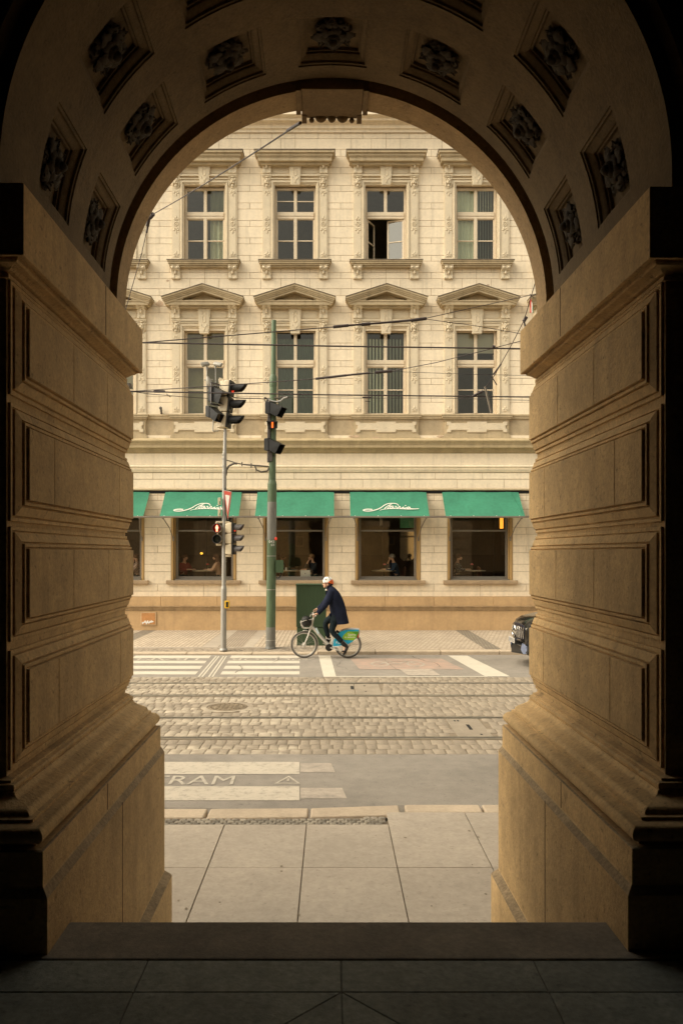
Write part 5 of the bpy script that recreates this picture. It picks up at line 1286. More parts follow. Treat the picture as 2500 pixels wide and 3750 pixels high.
b = MB(); b.tube([bq(905,900), bq(940,925), bq(975,955)], .03, 8); b.build('lock', M['sigblack'], bk, smooth=40)
# chain case, cranks, pedals, stand
b = MB(); b.lathe([(.085,-.05),(.092,-.03),(.092,-.02),(.085,-.01)], bq(802,1140), (0,1,0), 24); b.lathe([(.035,-.07),(.04,.07)], bq(822,1140), (0,1,0), 14); b.build('chainring', M['sigblack'], bk, smooth=40)
b = MB(); b.tube([bq(820,1138,-.085), bq(905,1170,-.09), bq(1000,1180,-.10)], [.015,.013,.012], 8); b.tube([bq(820,1138,.085), bq(760,1108,.09), bq(712,1082,.10)], [.015,.013,.012], 8); b.build('crank', M['silver'], bk, smooth=40)
for c, s in ((bq(1010,1182,-.15), -1), (bq(755,1078,.15), 1)):
    b = MB(); b.box(c.x-.05, c.x+.05, c.y-.05, c.y+.05, c.z-.012, c.z+.012); b.build('pedal', M['sigblack'], bk, bevel=.006)
b = MB(); b.tube([bq(860,1140,-.05), bq(960,1150,-.075), bq(990,1152,-.075)], .010, 8); b.build('stand', M['silver'], bk, smooth=40)
b = MB()
for s in (-1, 1): b.tube([bq(398,770,s*.12), bq(405,815,s*.12), bq(425,852,s*.11), bq(450,862,s*.10), bq(520,860,s*.08), bq(545,830,s*.05)], .010, 8)
b.tube([bq(398,770,-.12), bq(396,762,0), bq(398,770,.12)], .010, 8); b.tube([bq(425,853,-.11), bq(425,853,.11)], .009, 8); b.tube([bq(480,862,-.09), bq(480,862,.09)], .008, 8); b.tube([bq(520,860,-.08), bq(520,860,.08)], .008, 8); b.tube([bq(500,872), bq(520,890), bq(545,850)], .012, 8)
for s in (-1, 1): b.tube([bq(398,770,s*.12), bq(470,745,s*.12), bq(556,735,s*.05)], .008, 8)
bs = b.build('basket', M['silver'], bk, smooth=40)
b = MB(); b.ell(tuple(bq(497,880,-.02)), (.025,.03,.03), 10, 6); b.build('front_lamp', M['sigblack'], bk, smooth=40)
# the bag in the basket: a slumped holdall
b = MB(); rows_ = []
prof = [(.01,835),(.6,836),(.86,815),(.98,785),(1.0,755),(.93,725),(.74,703),(.45,692),(.12,688)]
for q_, zy in prof:
    rg = []
    for k in range(18):
        a = 2*PI*k/18; wob = 1+.05*math.sin(3*a+zy*.06)+.035*math.sin(7*a-zy*.11)
        c = bq(482+(835-zy)*-.03, zy + 6*math.sin(2*a+1)*q_)
        rg.append(c+Vector((.122*q_*wob*math.cos(a), .115*q_*wob*math.sin(a), 0)))
    rows_.append(rg)
b.loft(rows_); bg = b.build('bag', M['bag'], None, smooth=60, loc=bq(482,835)); tag(bg, 'slumped black bag carried in the bicycle basket', 'bag')
b = MB(); b.tube([bq(440,705,-.06), bq(455,686,-.07), bq(480,684,-.07), bq(510,700,-.06)], .008, 6); b.tube([bq(425,745,-.112), bq(480,735,-.125), bq(535,745,-.112)], .006, 6); b.build('strap', M['sigblack'], bg, smooth=40)

def skin_obj(name, joints, edges, m, parent, root, sub=2, local=False):
    idx = {k: i for i, k in enumerate(joints)}
    me = bpy.data.meshes.new(name); off = Vector((0,0,0)) if local else W[parent.name]
    me.from_pydata([tuple(Vector(j[0])-off) for j in joints.values()], [(idx[a], idx[c]) for a, c in edges], [])
    o = bpy.data.objects.new(name, me); COL.objects.link(o); o.parent = parent; W[o.name] = W[parent.name].copy() if parent else Vector((0,0,0))
    md = o.modifiers.new('skin', 'SKIN'); md.use_smooth_shade = True; md.branch_smoothing = .4
    sv = me.skin_vertices[0].data
    for k, i in idx.items():
        r = joints[k][1]; sv[i].radius = (r, r) if not isinstance(r, tuple) else r; sv[i].use_root = (k == root)
    ss = o.modifiers.new('subsurf', 'SUBSURF'); ss.levels = sub; ss.render_levels = sub
    me.materials.append(m); return o
per = thing('person', 'cyclist in a long navy overcoat and white and orange helmet riding left', 'person', bq(900,1290))
J = {}
def j(k, zx, zy, dy, r): J[k] = (bq(zx,zy,dy), r)
j('pelvis',912,660,0,.11); j('spine',898,540,0,.105); j('chest',850,410,0,.125); j('neck0',806,312,0,.06); j('neck',786,275,0,.054); j('skull',772,225,0,.078); j('crown',782,178,0,.075)
j('cheek',748,238,0,.055); j('jaw',738,272,0,.033); j('chin',729,284,0,.018); j('nose',716,232,0,.017); j('nosetip',706,240,0,.009); j('brow',722,205,0,.03)
E = [('pelvis','spine'),('spine','chest'),('chest','neck0'),('neck0','neck'),('neck','skull'),('skull','crown'),('skull','cheek'),('cheek','jaw'),('jaw','chin'),('cheek','nose'),('nose','nosetip'),('skull','brow')]
for s, nm, arm, hip, leg in ((-1,'near',[(842,350),(748,530),(640,640)],(915,660),[(835,888),(1005,1072),(1030,1140),(1008,1215)]),(1,'far',[(842,350),(742,500),(645,590)],(905,660),[(748,778),(795,1010),(780,1050),(725,1068)])):
    j(nm+'sh',*arm[0],s*.17,.06); j(nm+'el',*arm[1],s*.235,.042); j(nm+'wr',*arm[2],s*.275,.027); px_, py_ = arm[2]
    j(nm+'palm',px_-32,py_+18,s*.28,.028)
    E += [('chest',nm+'sh'),(nm+'sh',nm+'el'),(nm+'el',nm+'wr'),(nm+'wr',nm+'palm')]
    for q_ in range(4):
        d = s*(.235+.025*q_); l = (1,1.1,1.05,.85)[q_]
        j(nm+'f%d' % q_, px_-55, py_+18+3*q_*0, d, .0095); j(nm+'g%d' % q_, px_-66*1-4*l, py_+40*l, d, .0085); j(nm+'h%d' % q_, px_-52, py_+52*l, d, .0075)
        E += [(nm+'palm',nm+'f%d' % q_),(nm+'f%d' % q_,nm+'g%d' % q_),(nm+'g%d' % q_,nm+'h%d' % q_)]
    j(nm+'t0',px_-26,py_+36,s*.25,.011); j(nm+'t1',px_-44,py_+50,s*.235,.009); E += [(nm+'palm',nm+'t0'),(nm+'t0',nm+'t1')]
    j(nm+'hip',*hip,s*.095,.085); j(nm+'kn',*leg[0],s*.10,.052); j(nm+'an',*leg[1],s*.11,.036); j(nm+'ft',*leg[2],s*.12,.034); j(nm+'toe',*leg[3],s*.12,.026)
    E += [('pelvis',nm+'hip'),(nm+'hip',nm+'kn'),(nm+'kn',nm+'an'),(nm+'an',nm+'ft'),(nm+'ft',nm+'toe')]
skin_obj('body', J, E, M['skin'], per, 'pelvis')
# trousers
J2 = {'pelvis': (bq(912,650), .12)}; E2 = []
for s, nm, pts in ((-1,'near',[(905,690,.105),(868,790,.092),(836,888,.074),(868,935,.066),(935,1000,.056),(992,1060,.052)]),(1,'far',[(895,680,.105),(820,735,.088),(750,780,.072),(752,850,.064),(775,935,.056),(795,1005,.050)])):
    pr = 'pelvis'
    for i, (x, y, r) in enumerate(pts):
        J2[nm+str(i)] = (bq(x,y,s*(.09+.004*i)), r*1.16); E2.append((pr, nm+str(i))); pr = nm+str(i)
skin_obj('trousers', J2, E2, M['trouser'], per, 'pelvis')
# shoes
def shoe(heel, ball, toe, dy, up):
    b = MB(); rings = []
    for (x, y), w, h in ((heel,.034,.040),((heel[0]*.6+ball[0]*.4, heel[1]*.6+ball[1]*.4),.042,.050),(ball,.050,.036),((ball[0]*.4+toe[0]*.6, ball[1]*.4+toe[1]*.6),.042,.028),(toe,.016,.012)):
        c = bq(x,y,dy); d = (bq(*toe)-bq(*heel)).normalized(); n = Vector((-d.z,0,d.x))*up
        rings.append([c+Vector((0,1,0))*w*math.cos(a)+n*h*math.sin(a) for a in [2*PI*k/14 for k in range(14)]])
    b.loft(rings); o = b.build('shoe', M['shoe'], per, smooth=60)
    b = MB(); rings = []
    for (x, y), w in ((heel,.036),(ball,.052),(toe,.02)):
        c = bq(x,y,dy) - n*.036; rings.append([c+Vector((0,-w,0)), c+Vector((0,w,0)), c+Vector((0,w,0))-n*.010, c+Vector((0,-w,0))-n*.010])
    b.loft(rings); b.build('sole', M['sole'], o)
shoe((1062,1112),(1030,1185),(1002,1250),-.12,-1); shoe((812,1052),(765,1058),(715,1068),.12,1)
b = MB(); b.tube([bq(985,1062,-.115), bq(1048,1120,-.118)], [.056,.050], 12); b.tube([bq(796,1000,.115), bq(800,1052,.118)], [.054,.050], 12); b.build('sock', M['sigblack'], per, smooth=50)
# overcoat
b = MB()
st = [(805,268,28,.075,-42),(822,296,50,.125,-38),(842,340,74,.19,-32),(870,405,96,.20,-27),(896,470,106,.19,-22),(918,540,112,.185,-16),(936,620,116,.195,-11),(950,690,114,.205,-8),(968,750,108,.21,-6),(986,800,100,.215,-5)]
rings = []
for i, (x, y, hw, dp, ang) in enumerate(st):
    rg = []; ca, sa = math.cos(R(ang)), math.sin(R(ang))
    for k in range(28):
        a = 2*PI*k/28; wob = 1 + (.018*math.sin(5*a+i*.9) + .012*math.sin(9*a-i*1.3))*(i > 2)
        cx_ = math.copysign(abs(math.cos(a))**.85, math.cos(a)); sx_ = math.copysign(abs(math.sin(a))**.85, math.sin(a))
        u = hw*cx_*wob; rg.append(bq(x+u*ca, y+u*sa*-1*-1, dp*sx_*wob))
    rings.append(rg)
b.loft(rings, True, False)
inner = [[p+(sum((q for q in rings[-1]), Vector())/28-p)*.12 for p in rings[-1]]]
b.loft([rings[-1], inner[0], [p+(sum(inner[0], Vector())/28-p)*.5+Vector((-.03,0,.10)) for p in inner[0]]], True, False); b.loft([rings[0], [p+Vector((.0,0,.012)) for p in rings[0]]], True, True)
for s, pts in ((-1,[(838,335,.10),(812,400,.095),(772,478,.082),(745,530,.076),(700,578,.066),(642,640,.056)]),(1,[(838,335,.10),(790,430,.085),(742,500,.072),(700,545,.062),(648,596,.054)])):
    b.tube([bq(x,y,s*(.115+.17*(i/(len(pts)-1)))) for i, (x, y, r) in enumerate(pts)], [r*1.0 for x, y, r in pts], 16)
ct = b.build('overcoat', M['navy'], per, smooth=60)
b = MB(); rg = []
b.loft([[bq(x,y,d) for x, y in ((760,322),(748,362),(762,385),(790,330))] for d in (-.085,-.07)]); b.loft([[bq(x,y,d) for x, y in ((760,322),(748,362),(762,385),(790,330))] for d in (.07,.085)])
b.tube([bq(765,300,-.05), bq(790,262,-.07), bq(836,240,-.04), bq(845,238,.0), bq(836,240,.04), bq(790,262,.07), bq(765,300,.05)], [.014,.022,.026,.026,.026,.022,.014], 10)
b.loft([[bq(x,y,d) for x, y in ((830,640),(800,665),(812,690),(836,700))] for d in (-.1,.1)])
b.build('collar', M['navy'], ct, smooth=50)
b = MB(); b.tube([bq(768,302,-.04), bq(758,312,-.03), bq(757,322,0)], .014, 8); b.tube([bq(770,290,-.045), bq(764,312,-.035)], .018, 8); b.build('shirt', M['white'], per, smooth=50)
b = MB(); b.ell(tuple(bq(800,236,0)), (.062,.082,.062), 16, 10); b.build('hair', M['hairb'], per, smooth=60)
b = MB()
for s in (-1, 1):
    b.ell(tuple(bq(783,236,s*.078)), (.017,.012,.028), 10, 8); 
b.build('ear', M['skin'], per, smooth=60)
b = MB()
for s in (-1, 1): b.ell(tuple(bq(722,222,s*.032)), (.008,.010,.005), 8, 6)
b.build('eye', M['sigblack'], per, smooth=60)
b = MB(); b.tube([bq(719,262,-.018), bq(715,262,0), bq(719,262,.018)], .004, 6); b.build('mouth', mat('lips', (.35,.12,.08), .6, .05), per, smooth=60)
# helmet
hc = bq(786,186); b = MB(); rings = []
for k in range(9):
    t = k/8; z = -.035 + .14*math.sin(t*PI/2) if k else -.035
    sc = math.cos(t*PI/2)**.62 if t < 1 else .02
    rings.append([hc+Vector((.134*sc*math.cos(a)+.006, .098*sc*math.sin(a), z - (.045*(math.cos(a) > .1)*math.cos(a)*(1-t)))) for a in [2*PI*q_/28 for q_ in range(28)]])
b.loft(rings, True, True)
b.m = [1 if (sum((b.v[i].x for i in f), 0)/len(f)-hc.x)*.9 - (sum((b.v[i].z for i in f), 0)/len(f)-hc.z)*1.25 > .035 else 0 for f in b.f]
hl = b.build('helmet', [M['helmet'], M['helmo']], per, smooth=50)
b = MB()
for x, y, d, rx, rz, an in ((752,158,-.075,.032,.007,.5),(800,135,-.06,.030,.007,-.6),(822,160,-.085,.020,.006,-.9),(760,140,-.03,.028,.006,.3),(835,195,-.075,.016,.006,-1.2)):
    c = bq(x,y,d); b.M = Matrix.Translation(c) @ Matrix.Rotation(-an, 4, 'Y'); b.ell((0,0,0), (rx,.022,rz), 10, 6)
b.build('vent', M['dark'], hl, smooth=60)
b = MB()
for s in (-1, 1): b.tube([bq(742,190,s*.08), bq(756,240,s*.076), bq(765,262,s*.06), bq(757,288,s*.02)], .005, 6); b.tube([bq(800,215,s*.085), bq(768,260,s*.065)], .005, 6)
b.build('chin_strap', M['sigblack'], hl)

# ================================================================ CAR
car = thing('parked_car', 'black car with a chrome slatted grille poking out behind the right pier', 'car', (6.6, 18.05, 0))
XF, YCc, HWc = 4.30, 18.02, .97
def sect(x, hw, z0, z1, zs, top_hw):
    """half width, sill, top, shoulder height"""
    pts = [(-hw*.92,z0),(-hw*.99,z0+.08),(-hw,zs-.22),(-hw*.985,zs-.03),(-hw*.95,zs),(-top_hw,z1-.03),(-top_hw*.9,z1)]
    pts = pts + [(-p, z) for p, z in reversed(pts)]
    return [(x, YCc+p, z) for p, z in pts]
b = MB()
cs = [(.04,.50,.42,.96,.86,.42),(.10,.76,.30,1.03,.91,.58),(.26,.90,.25,1.10,.97,.70),(.6,.955,.24,1.17,1.02,.78),(1.25,.97,.24,1.25,1.06,.82),(1.45,.97,.24,1.26,1.07,.80),(4.3,.97,.26,1.16,1.08,.80),(4.75,.93,.34,1.10,1.02,.75),(4.88,.86,.45,1.0,.9,.7)]
b.loft([sect(XF+x, hw, z0, z1, zs, th_) for x, hw, z0, z1, zs, th_ in cs])
cbd = b.build('body', M['carblack'], car, smooth=40)
b = MB(); b.loft([sect(XF+x, hw, 1.04, z1, 1.10, th_) for x, hw, z1, th_ in ((1.40,.80,1.17,.76),(2.1,.84,1.66,.62),(2.9,.85,1.74,.62),(3.9,.84,1.70,.60),(4.75,.78,1.12,.70))]); b.build('cabin', M['carglass'], car, smooth=40)
b = MB(); b.loft([sect(XF+x, hw, z0, z1, z0+.03, th_) for x, hw, z0, z1, th_ in ((2.0,.66,1.63,1.68,.60),(2.9,.66,1.71,1.765,.60),(4.0,.64,1.67,1.72,.58),(4.3,.62,1.55,1.60,.56))]); b.build('roof', M['carblack'], car, smooth=40)
for x in (.92, 3.85):
    for s in (-1, 1):
        wp = empty_part('wheel', car, (XF+x, YCc+s*.86, .36)); b = MB(); b.lathe([(.24,-.11),(.34,-.11),(.36,-.08),(.36,.08),(.34,.11),(.24,.11)], (XF+x,YCc+s*.86,.36), (0,1,0), 28); b.build('tyre', M['sigblack'], wp, smooth=40)
        b = MB(); b.lathe([(.245,-.10),(.235,-.08),(.06,-.07),(.0,-.07)], (XF+x,YCc+s*.86,.36), (0,s*-1 if s > 0 else 1,0), 28)
        b.build('rim', M['rim'], wp, smooth=40)
# front: grille bowl, slats, badge, plate, bumper, lamps
def fx(dy): return XF - .03 + .30*(dy/HWc)**2          # the nose curves back to its corners
b = MB(); b.loft([[(fx(d)-.012, YCc+d, z) for d, z in ((-.50,.64),(-.54,.80),(-.40,.96),(0,.985),(.40,.96),(.54,.80),(.50,.64),(0,.61))], [(fx(d)+.06, YCc+d, z) for d, z in ((-.50,.64),(-.54,.80),(-.40,.96),(0,.985),(.40,.96),(.54,.80),(.50,.64),(0,.61))]]); gr = b.build('grille', M['grille'], car, smooth=40)
b = MB()
for k in range(-6, 7):
    d = k*.082
    if abs(d) < .12: continue
    zt = .965 - .12*abs(d)**1.3; b = MB(); b.tube([(fx(d)-.022, YCc+d, .66), (fx(d)-.034, YCc+d, .80), (fx(d)-.022, YCc+d, zt)], .0135, 6); b.build('slat', M['chrome'], gr, smooth=40)
b = MB(); n = 28; c = Vector((fx(0)-.045, YCc, .80))
b.tube([c+Vector((0,.145*math.cos(2*PI*k/n),.145*math.sin(2*PI*k/n))) for k in range(n+1)], .019, 8, False)
for k in range(3):
    a = PI/2+2*PI*k/3; b.tube([c, c+Vector((0,.135*math.cos(a),.135*math.sin(a)))], [.030,.010], 6)
b.build('badge', M['chrome'], gr, smooth=40)
b = MB(); b.loft([[(fx(d)-.12, YCc+d, z) for d, z in ((-.80,.36),(-.88,.50),(0,.52),(.88,.50),(.80,.36),(0,.30))], [(fx(d)+.2, YCc+d, z) for d, z in ((-.80,.32),(-.86,.50),(0,.52),(.86,.50),(.80,.32),(0,.24))]]); b.build('bumper', M['sigblack'], car, smooth=30, bevel=.02)
b = MB(); b.box(fx(0)-.10, fx(0)-.086, YCc-.27, YCc+.27, .525, .645); pl = b.build('number_plate', M['signface'], car, bevel=.004)
b = MB(); text_into(b, '589 BD', (fx(0)-.102, YCc-.02, .55), (0,-1,0), (0,0,1), .072, .40); b.build('plate_lettering', M['sigblack'], pl)
b = MB(); b.box(fx(0)-.102, fx(0)-.1001, YCc+.225, YCc+.268, .528, .642); b.build('plate_band', M['bluep'], pl)
for s in (-1, 1):
    b = MB(); b.loft([[(fx(d)-.014+k, YCc+s*d, z) for d, z in ((.60,.70),(.56,.90),(.70,.94),(.90,.93),(.93,.80),(.78,.76))] for k in (0,.06)]); hp = b.build('headlight', M['lamp'], car, smooth=30)
    b = MB(); b.ell((fx(.76)-.014, YCc+s*.76, .85), (.02,.06,.05), 10, 6); b.build('lens', M['chrome'], hp, smooth=60)
    b = MB(); b.loft([[(fx(d)-.06+k, YCc+s*d, z) for d, z in ((.50,.42),(.56,.56),(.70,.50),(.74,.36),(.60,.32))] for k in (-.03,.0)]); b.build('bumper_insert', M['bluep'], car)
    b = MB(); b.tube([(XF+.55, YCc+s*.84, 1.01), (XF+1.2, YCc+s*.86, 1.06)], .006, 6); b.ell((XF+1.75,YCc+s*1.06,1.14), (.09,.11,.07), 10, 6); b.build('door_mirror', M['carblack'], car, smooth=50)

# ================================================================ OVERHEAD WIRES
def wire(name, label, pts, r=.009, extras=()):
    b = MB(); V = [Vector(P3(*p)) for p in pts]
    b.tube(V, r*.82, 6)
    for (p, q, rr) in extras: b.tube([Vector(P3(*p)), Vector(P3(*q))], rr, 8)
    o = b.build(name, M['wire'], None, smooth=50, loc=V[0]); return tag(o, label, 'overhead wire', 'tram wires over the street')
def sagw(p, q, n=8, s=.03):
    out = []
    for k in range(n+1):
        t = k/n; y = p[2]+(q[2]-p[2])*t
        a, c = Vector(P3(*p)), Vector(P3(*q)); v = a+(c-a)*t; v.z -= s*4*t*(1-t)
        out.append((CX+v.x*F/v.y, CY-(v.z-HC)*F/v.y, v.y))
    return out
wire('contact_wire', 'thick upper contact wire running level across the picture', [(150,783,11.5),(328,787,11.5),(762,795,11.5),(1195,801,11.5),(1500,806,11.5)], .014, [((1130,797.5,11.5),(1136,797.8,11.5),.03)])
wire('contact_wire', 'thick lower contact wire running level behind the traffic signals', [(100,895,14.8),(290,899,14.8),(762,907,14.8),(1230,912,14.8),(1500,916,14.8)], .016)
wire('span_wire', 'upper wire rising to the right with insulators in front of the third window', [(328,787,11.5),(560,768,11.8),(765,751,12),(975,731,12.3)], .010, [((765,751,12),(800,747.5,12),.024),((800,747.5,12),(858,743,12.1),.016),((830,745.3,12),(850,743.6,12),.028),((858,743,12.1),(945,736,12.2),.017),((945,736,12.2),(978,731.5,12.3),.026)])
wire('span_wire', 'thin wire from the upper insulators up to the right pier', [(978,731,12.3),(1090,706,12.5),(1235,674,12.8)], .007)
wire('span_wire', 'thin wire from the upper insulators down to the right pier', [(978,733,12.3),(1090,748,12.5),(1215,770,12.8)], .006)
wire('span_wire', 'lower wire rising to the right past the green pole with insulators', [(300,899,14.8),(520,885,14.5),(725,870,14.2),(895,853,14)], .010, [((725,870,14.2),(795,862,14.1),.022),((795,862,14.1),(850,856.5,14.05),.018),((862,855.5,14),(900,852,14),.028)])
wire('span_wire', 'thin wire from the lower insulators up to the right pier', [(895,853,14),(1000,833,13.6),(1120,803,13.2),(1215,778,13)], .008)
wire('span_wire', 'thin level wire crossing the last lower window', [(895,853,14),(1060,859,14.2),(1230,863,14.4)], .005)
wire('signal_wire', 'thin wire just under the lower contact wire from the green pole to the right', [(656,912,20.3),(750,914,20.2),(850,914.5,20),(1010,914,19.8),(1230,920,19.6)], .008, [((832,913,20),(852,913,20),.024),((838,921,20),(850,922.5,20),.008)])
wire('signal_wire', 'sagging thin wire from the left pier to the traffic signals', [(300,899,17),(345,905,18.5),(430,912,19.6),(478,915,20)], .010, [((355,899,17.5),(378,899,17.8),.03),((383,905,18),(392,912,18.4),.008)])
wire('signal_wire', 'twisted dark wire from the signal head to the green pole', [(535,913,20.1),(560,915,20.2),(590,915,20.3),(610,917,20.3)], .014)
wire('stay_wire', 'taut wire running from the keystone down to a shackle on the left', sagw((687,284,5.34),(348,494,11.3),10,.02), .007, [((690,282,5.34),(660,300,5.7),.011),((352,492,11.2),(345,500,11.3),.03),((343,500,11.3),(339,520,11.35),.026)])
wire('stay_wire', 'thin wire hanging from the left shackle behind the left pier', [(340,520,11.35),(325,585,11.4),(285,725,11.5),(240,880,11.6)], .007, [((340,520,11.35),(337,535,11.4),.014)])
wire('stay_wire', 'slanting wire on the right dropping from the arch to the lower contact wire', [(1250,575,12),(1228,650,12.5),(1203,735,13.2),(1175,790,13.8),(1135,862,14.5),(1104,905,14.8)], .009, [((1208,728,13.2),(1202,738,13.2),.03),((1203,740,13.2),(1206,752,13.2),.016),((1150,836,14.3),(1132,860,14.5),.014),((1084,911,14.8),(1108,898,14.8),.024),((1128,864,14.5),(1140,884,14.6),.010)])
b = MB(); b.tube([P3(1113,888,14.6), P3(1127,948,14.7)], .020, 6); tag(b.build('wire_arm', M['bar'], None, loc=P3(1113,888,14.6)), 'short pale rod hanging askew from the right hand wires', 'rod')
b = MB(); b.box(PX(292,16.5), PX(302,16.5), 16.4, 16.6, PZ(891,16.5), PZ(881.5,16.5)); tag(b.build('street_light_head', M['ins'], None, bevel=.01, loc=P3(297,886,16.5)), 'small grey lamp head hung on the wires beside the left pier', 'street lamp')
fl = thing('flag', 'narrow red, white and green flag hanging at the far right window', 'flag', P3(1224,715,24.3))
for k, m in enumerate(('flag_r','white','flag_g')):
    b = MB(); x = PX(1217+2.4*k,24.3); b.loft([[(x,24.3,PZ(684+9*k,24.3)),(x+.03,24.3,PZ(688+9*k,24.3)),(x+.032,24.3,PZ(718,24.3)),(x+.0,24.31,PZ(718,24.3))], [(x,24.32,PZ(684+9*k,24.3)),(x+.03,24.32,PZ(688+9*k,24.3)),(x+.032,24.32,PZ(718,24.3)),(x,24.33,PZ(718,24.3))]]); b.build('stripe', M[m], fl)
b = MB(); b.tube([P3(1216,676,24.3), P3(1232,690,25.1)], .018, 6); b.build('flag_pole', M['bar'], fl)

# ================================================================ INSIDE THE CAFE
def cafe_table(x, y, label, legs=True):
    t = thing('cafe_table', label, 'table', (x, y, ZC0), 'tables in the cafe windows')
    b = MB(); b.lathe([(.40,.735),(.41,.745),(.41,.765),(.40,.77),(0,.77)], (x,y,ZC0), n=30); b.build('top', M['cloth'], t, smooth=40)
    b = MB(); b.lathe([(.412,.742),(.418,.745),(.418,.763),(.412,.766)], (x,y,ZC0), n=30, caps=False); b.build('edge', M['brass'], t, smooth=40)
    b = MB(); b.lathe([(.24,0),(.22,.03),(.05,.06),(.035,.10),(.035,.70),(.12,.735)], (x,y,ZC0), n=18); b.build('pedestal', M['sigblack'], t, smooth=40); return t
def vase(x, y, label, fm):
    v = thing('flower_vase', label, 'vase', (x, y, ZC0+.77), 'flower vases on the cafe tables')
    b = MB(); b.lathe([(.03,0),(.035,.02),(.026,.08),(.03,.12),(.024,.12),(.02,.05)], (x,y,ZC0+.77), n=14); b.build('vase', M['pane'], v, smooth=50)
    b = MB(); b.tube([(x,y,ZC0+.79),(x+.01,y,ZC0+.90),(x,y,ZC0+.95)], .005, 6); b.ell((x+.02,y,ZC0+.90), (.025,.01,.01), 8, 4); b.build('stem', M['green'], v)
    b = MB()
    for k in range(7): b.ell((x+.026*math.cos(k*1.05), y+.026*math.sin(k*1.05), ZC0+.965+.006*(k % 2)), (.026,.026,.022), 8, 5)
    b.ell((x,y,ZC0+.985), (.02,.02,.02), 8, 5); b.build('flower', M[fm], v, smooth=50)
def cafe_chair(x, y, rz, label):
    c = thing('cafe_chair', label, 'chair', (x, y, ZC0), 'bentwood chairs in the cafe', rz)
    b = MB(); b.lathe([(.19,.43),(.205,.445),(.20,.46),(0,.465)], (0,0,0), n=22); b.build('seat', M['chairw'], c, local=True, smooth=40)
    for sx in (-1, 1):
        b = MB(); b.tube([(sx*.15,-.15,.44),(sx*.18,-.19,0)], [.017,.013], 8); b.build('leg', M['chairw'], c, local=True, smooth=40)
        b = MB(); b.tube([(sx*.16,.15,.46),(sx*.18,.20,0)], [.017,.013], 8); b.build('leg', M['chairw'], c, local=True, smooth=40)
    b = MB(); b.tube([(-.17,.16,.44),(-.185,.20,.70),(-.16,.215,.84),(0,.225,.89),(.16,.215,.84),(.185,.20,.70),(.17,.16,.44)], .014, 8)
    for x_ in (-.06,0,.06): b.tube([(x_,.18,.46),(x_,.222,.88)], .008, 6)
    b.build('back', M['chairw'], c, local=True, smooth=40); return c
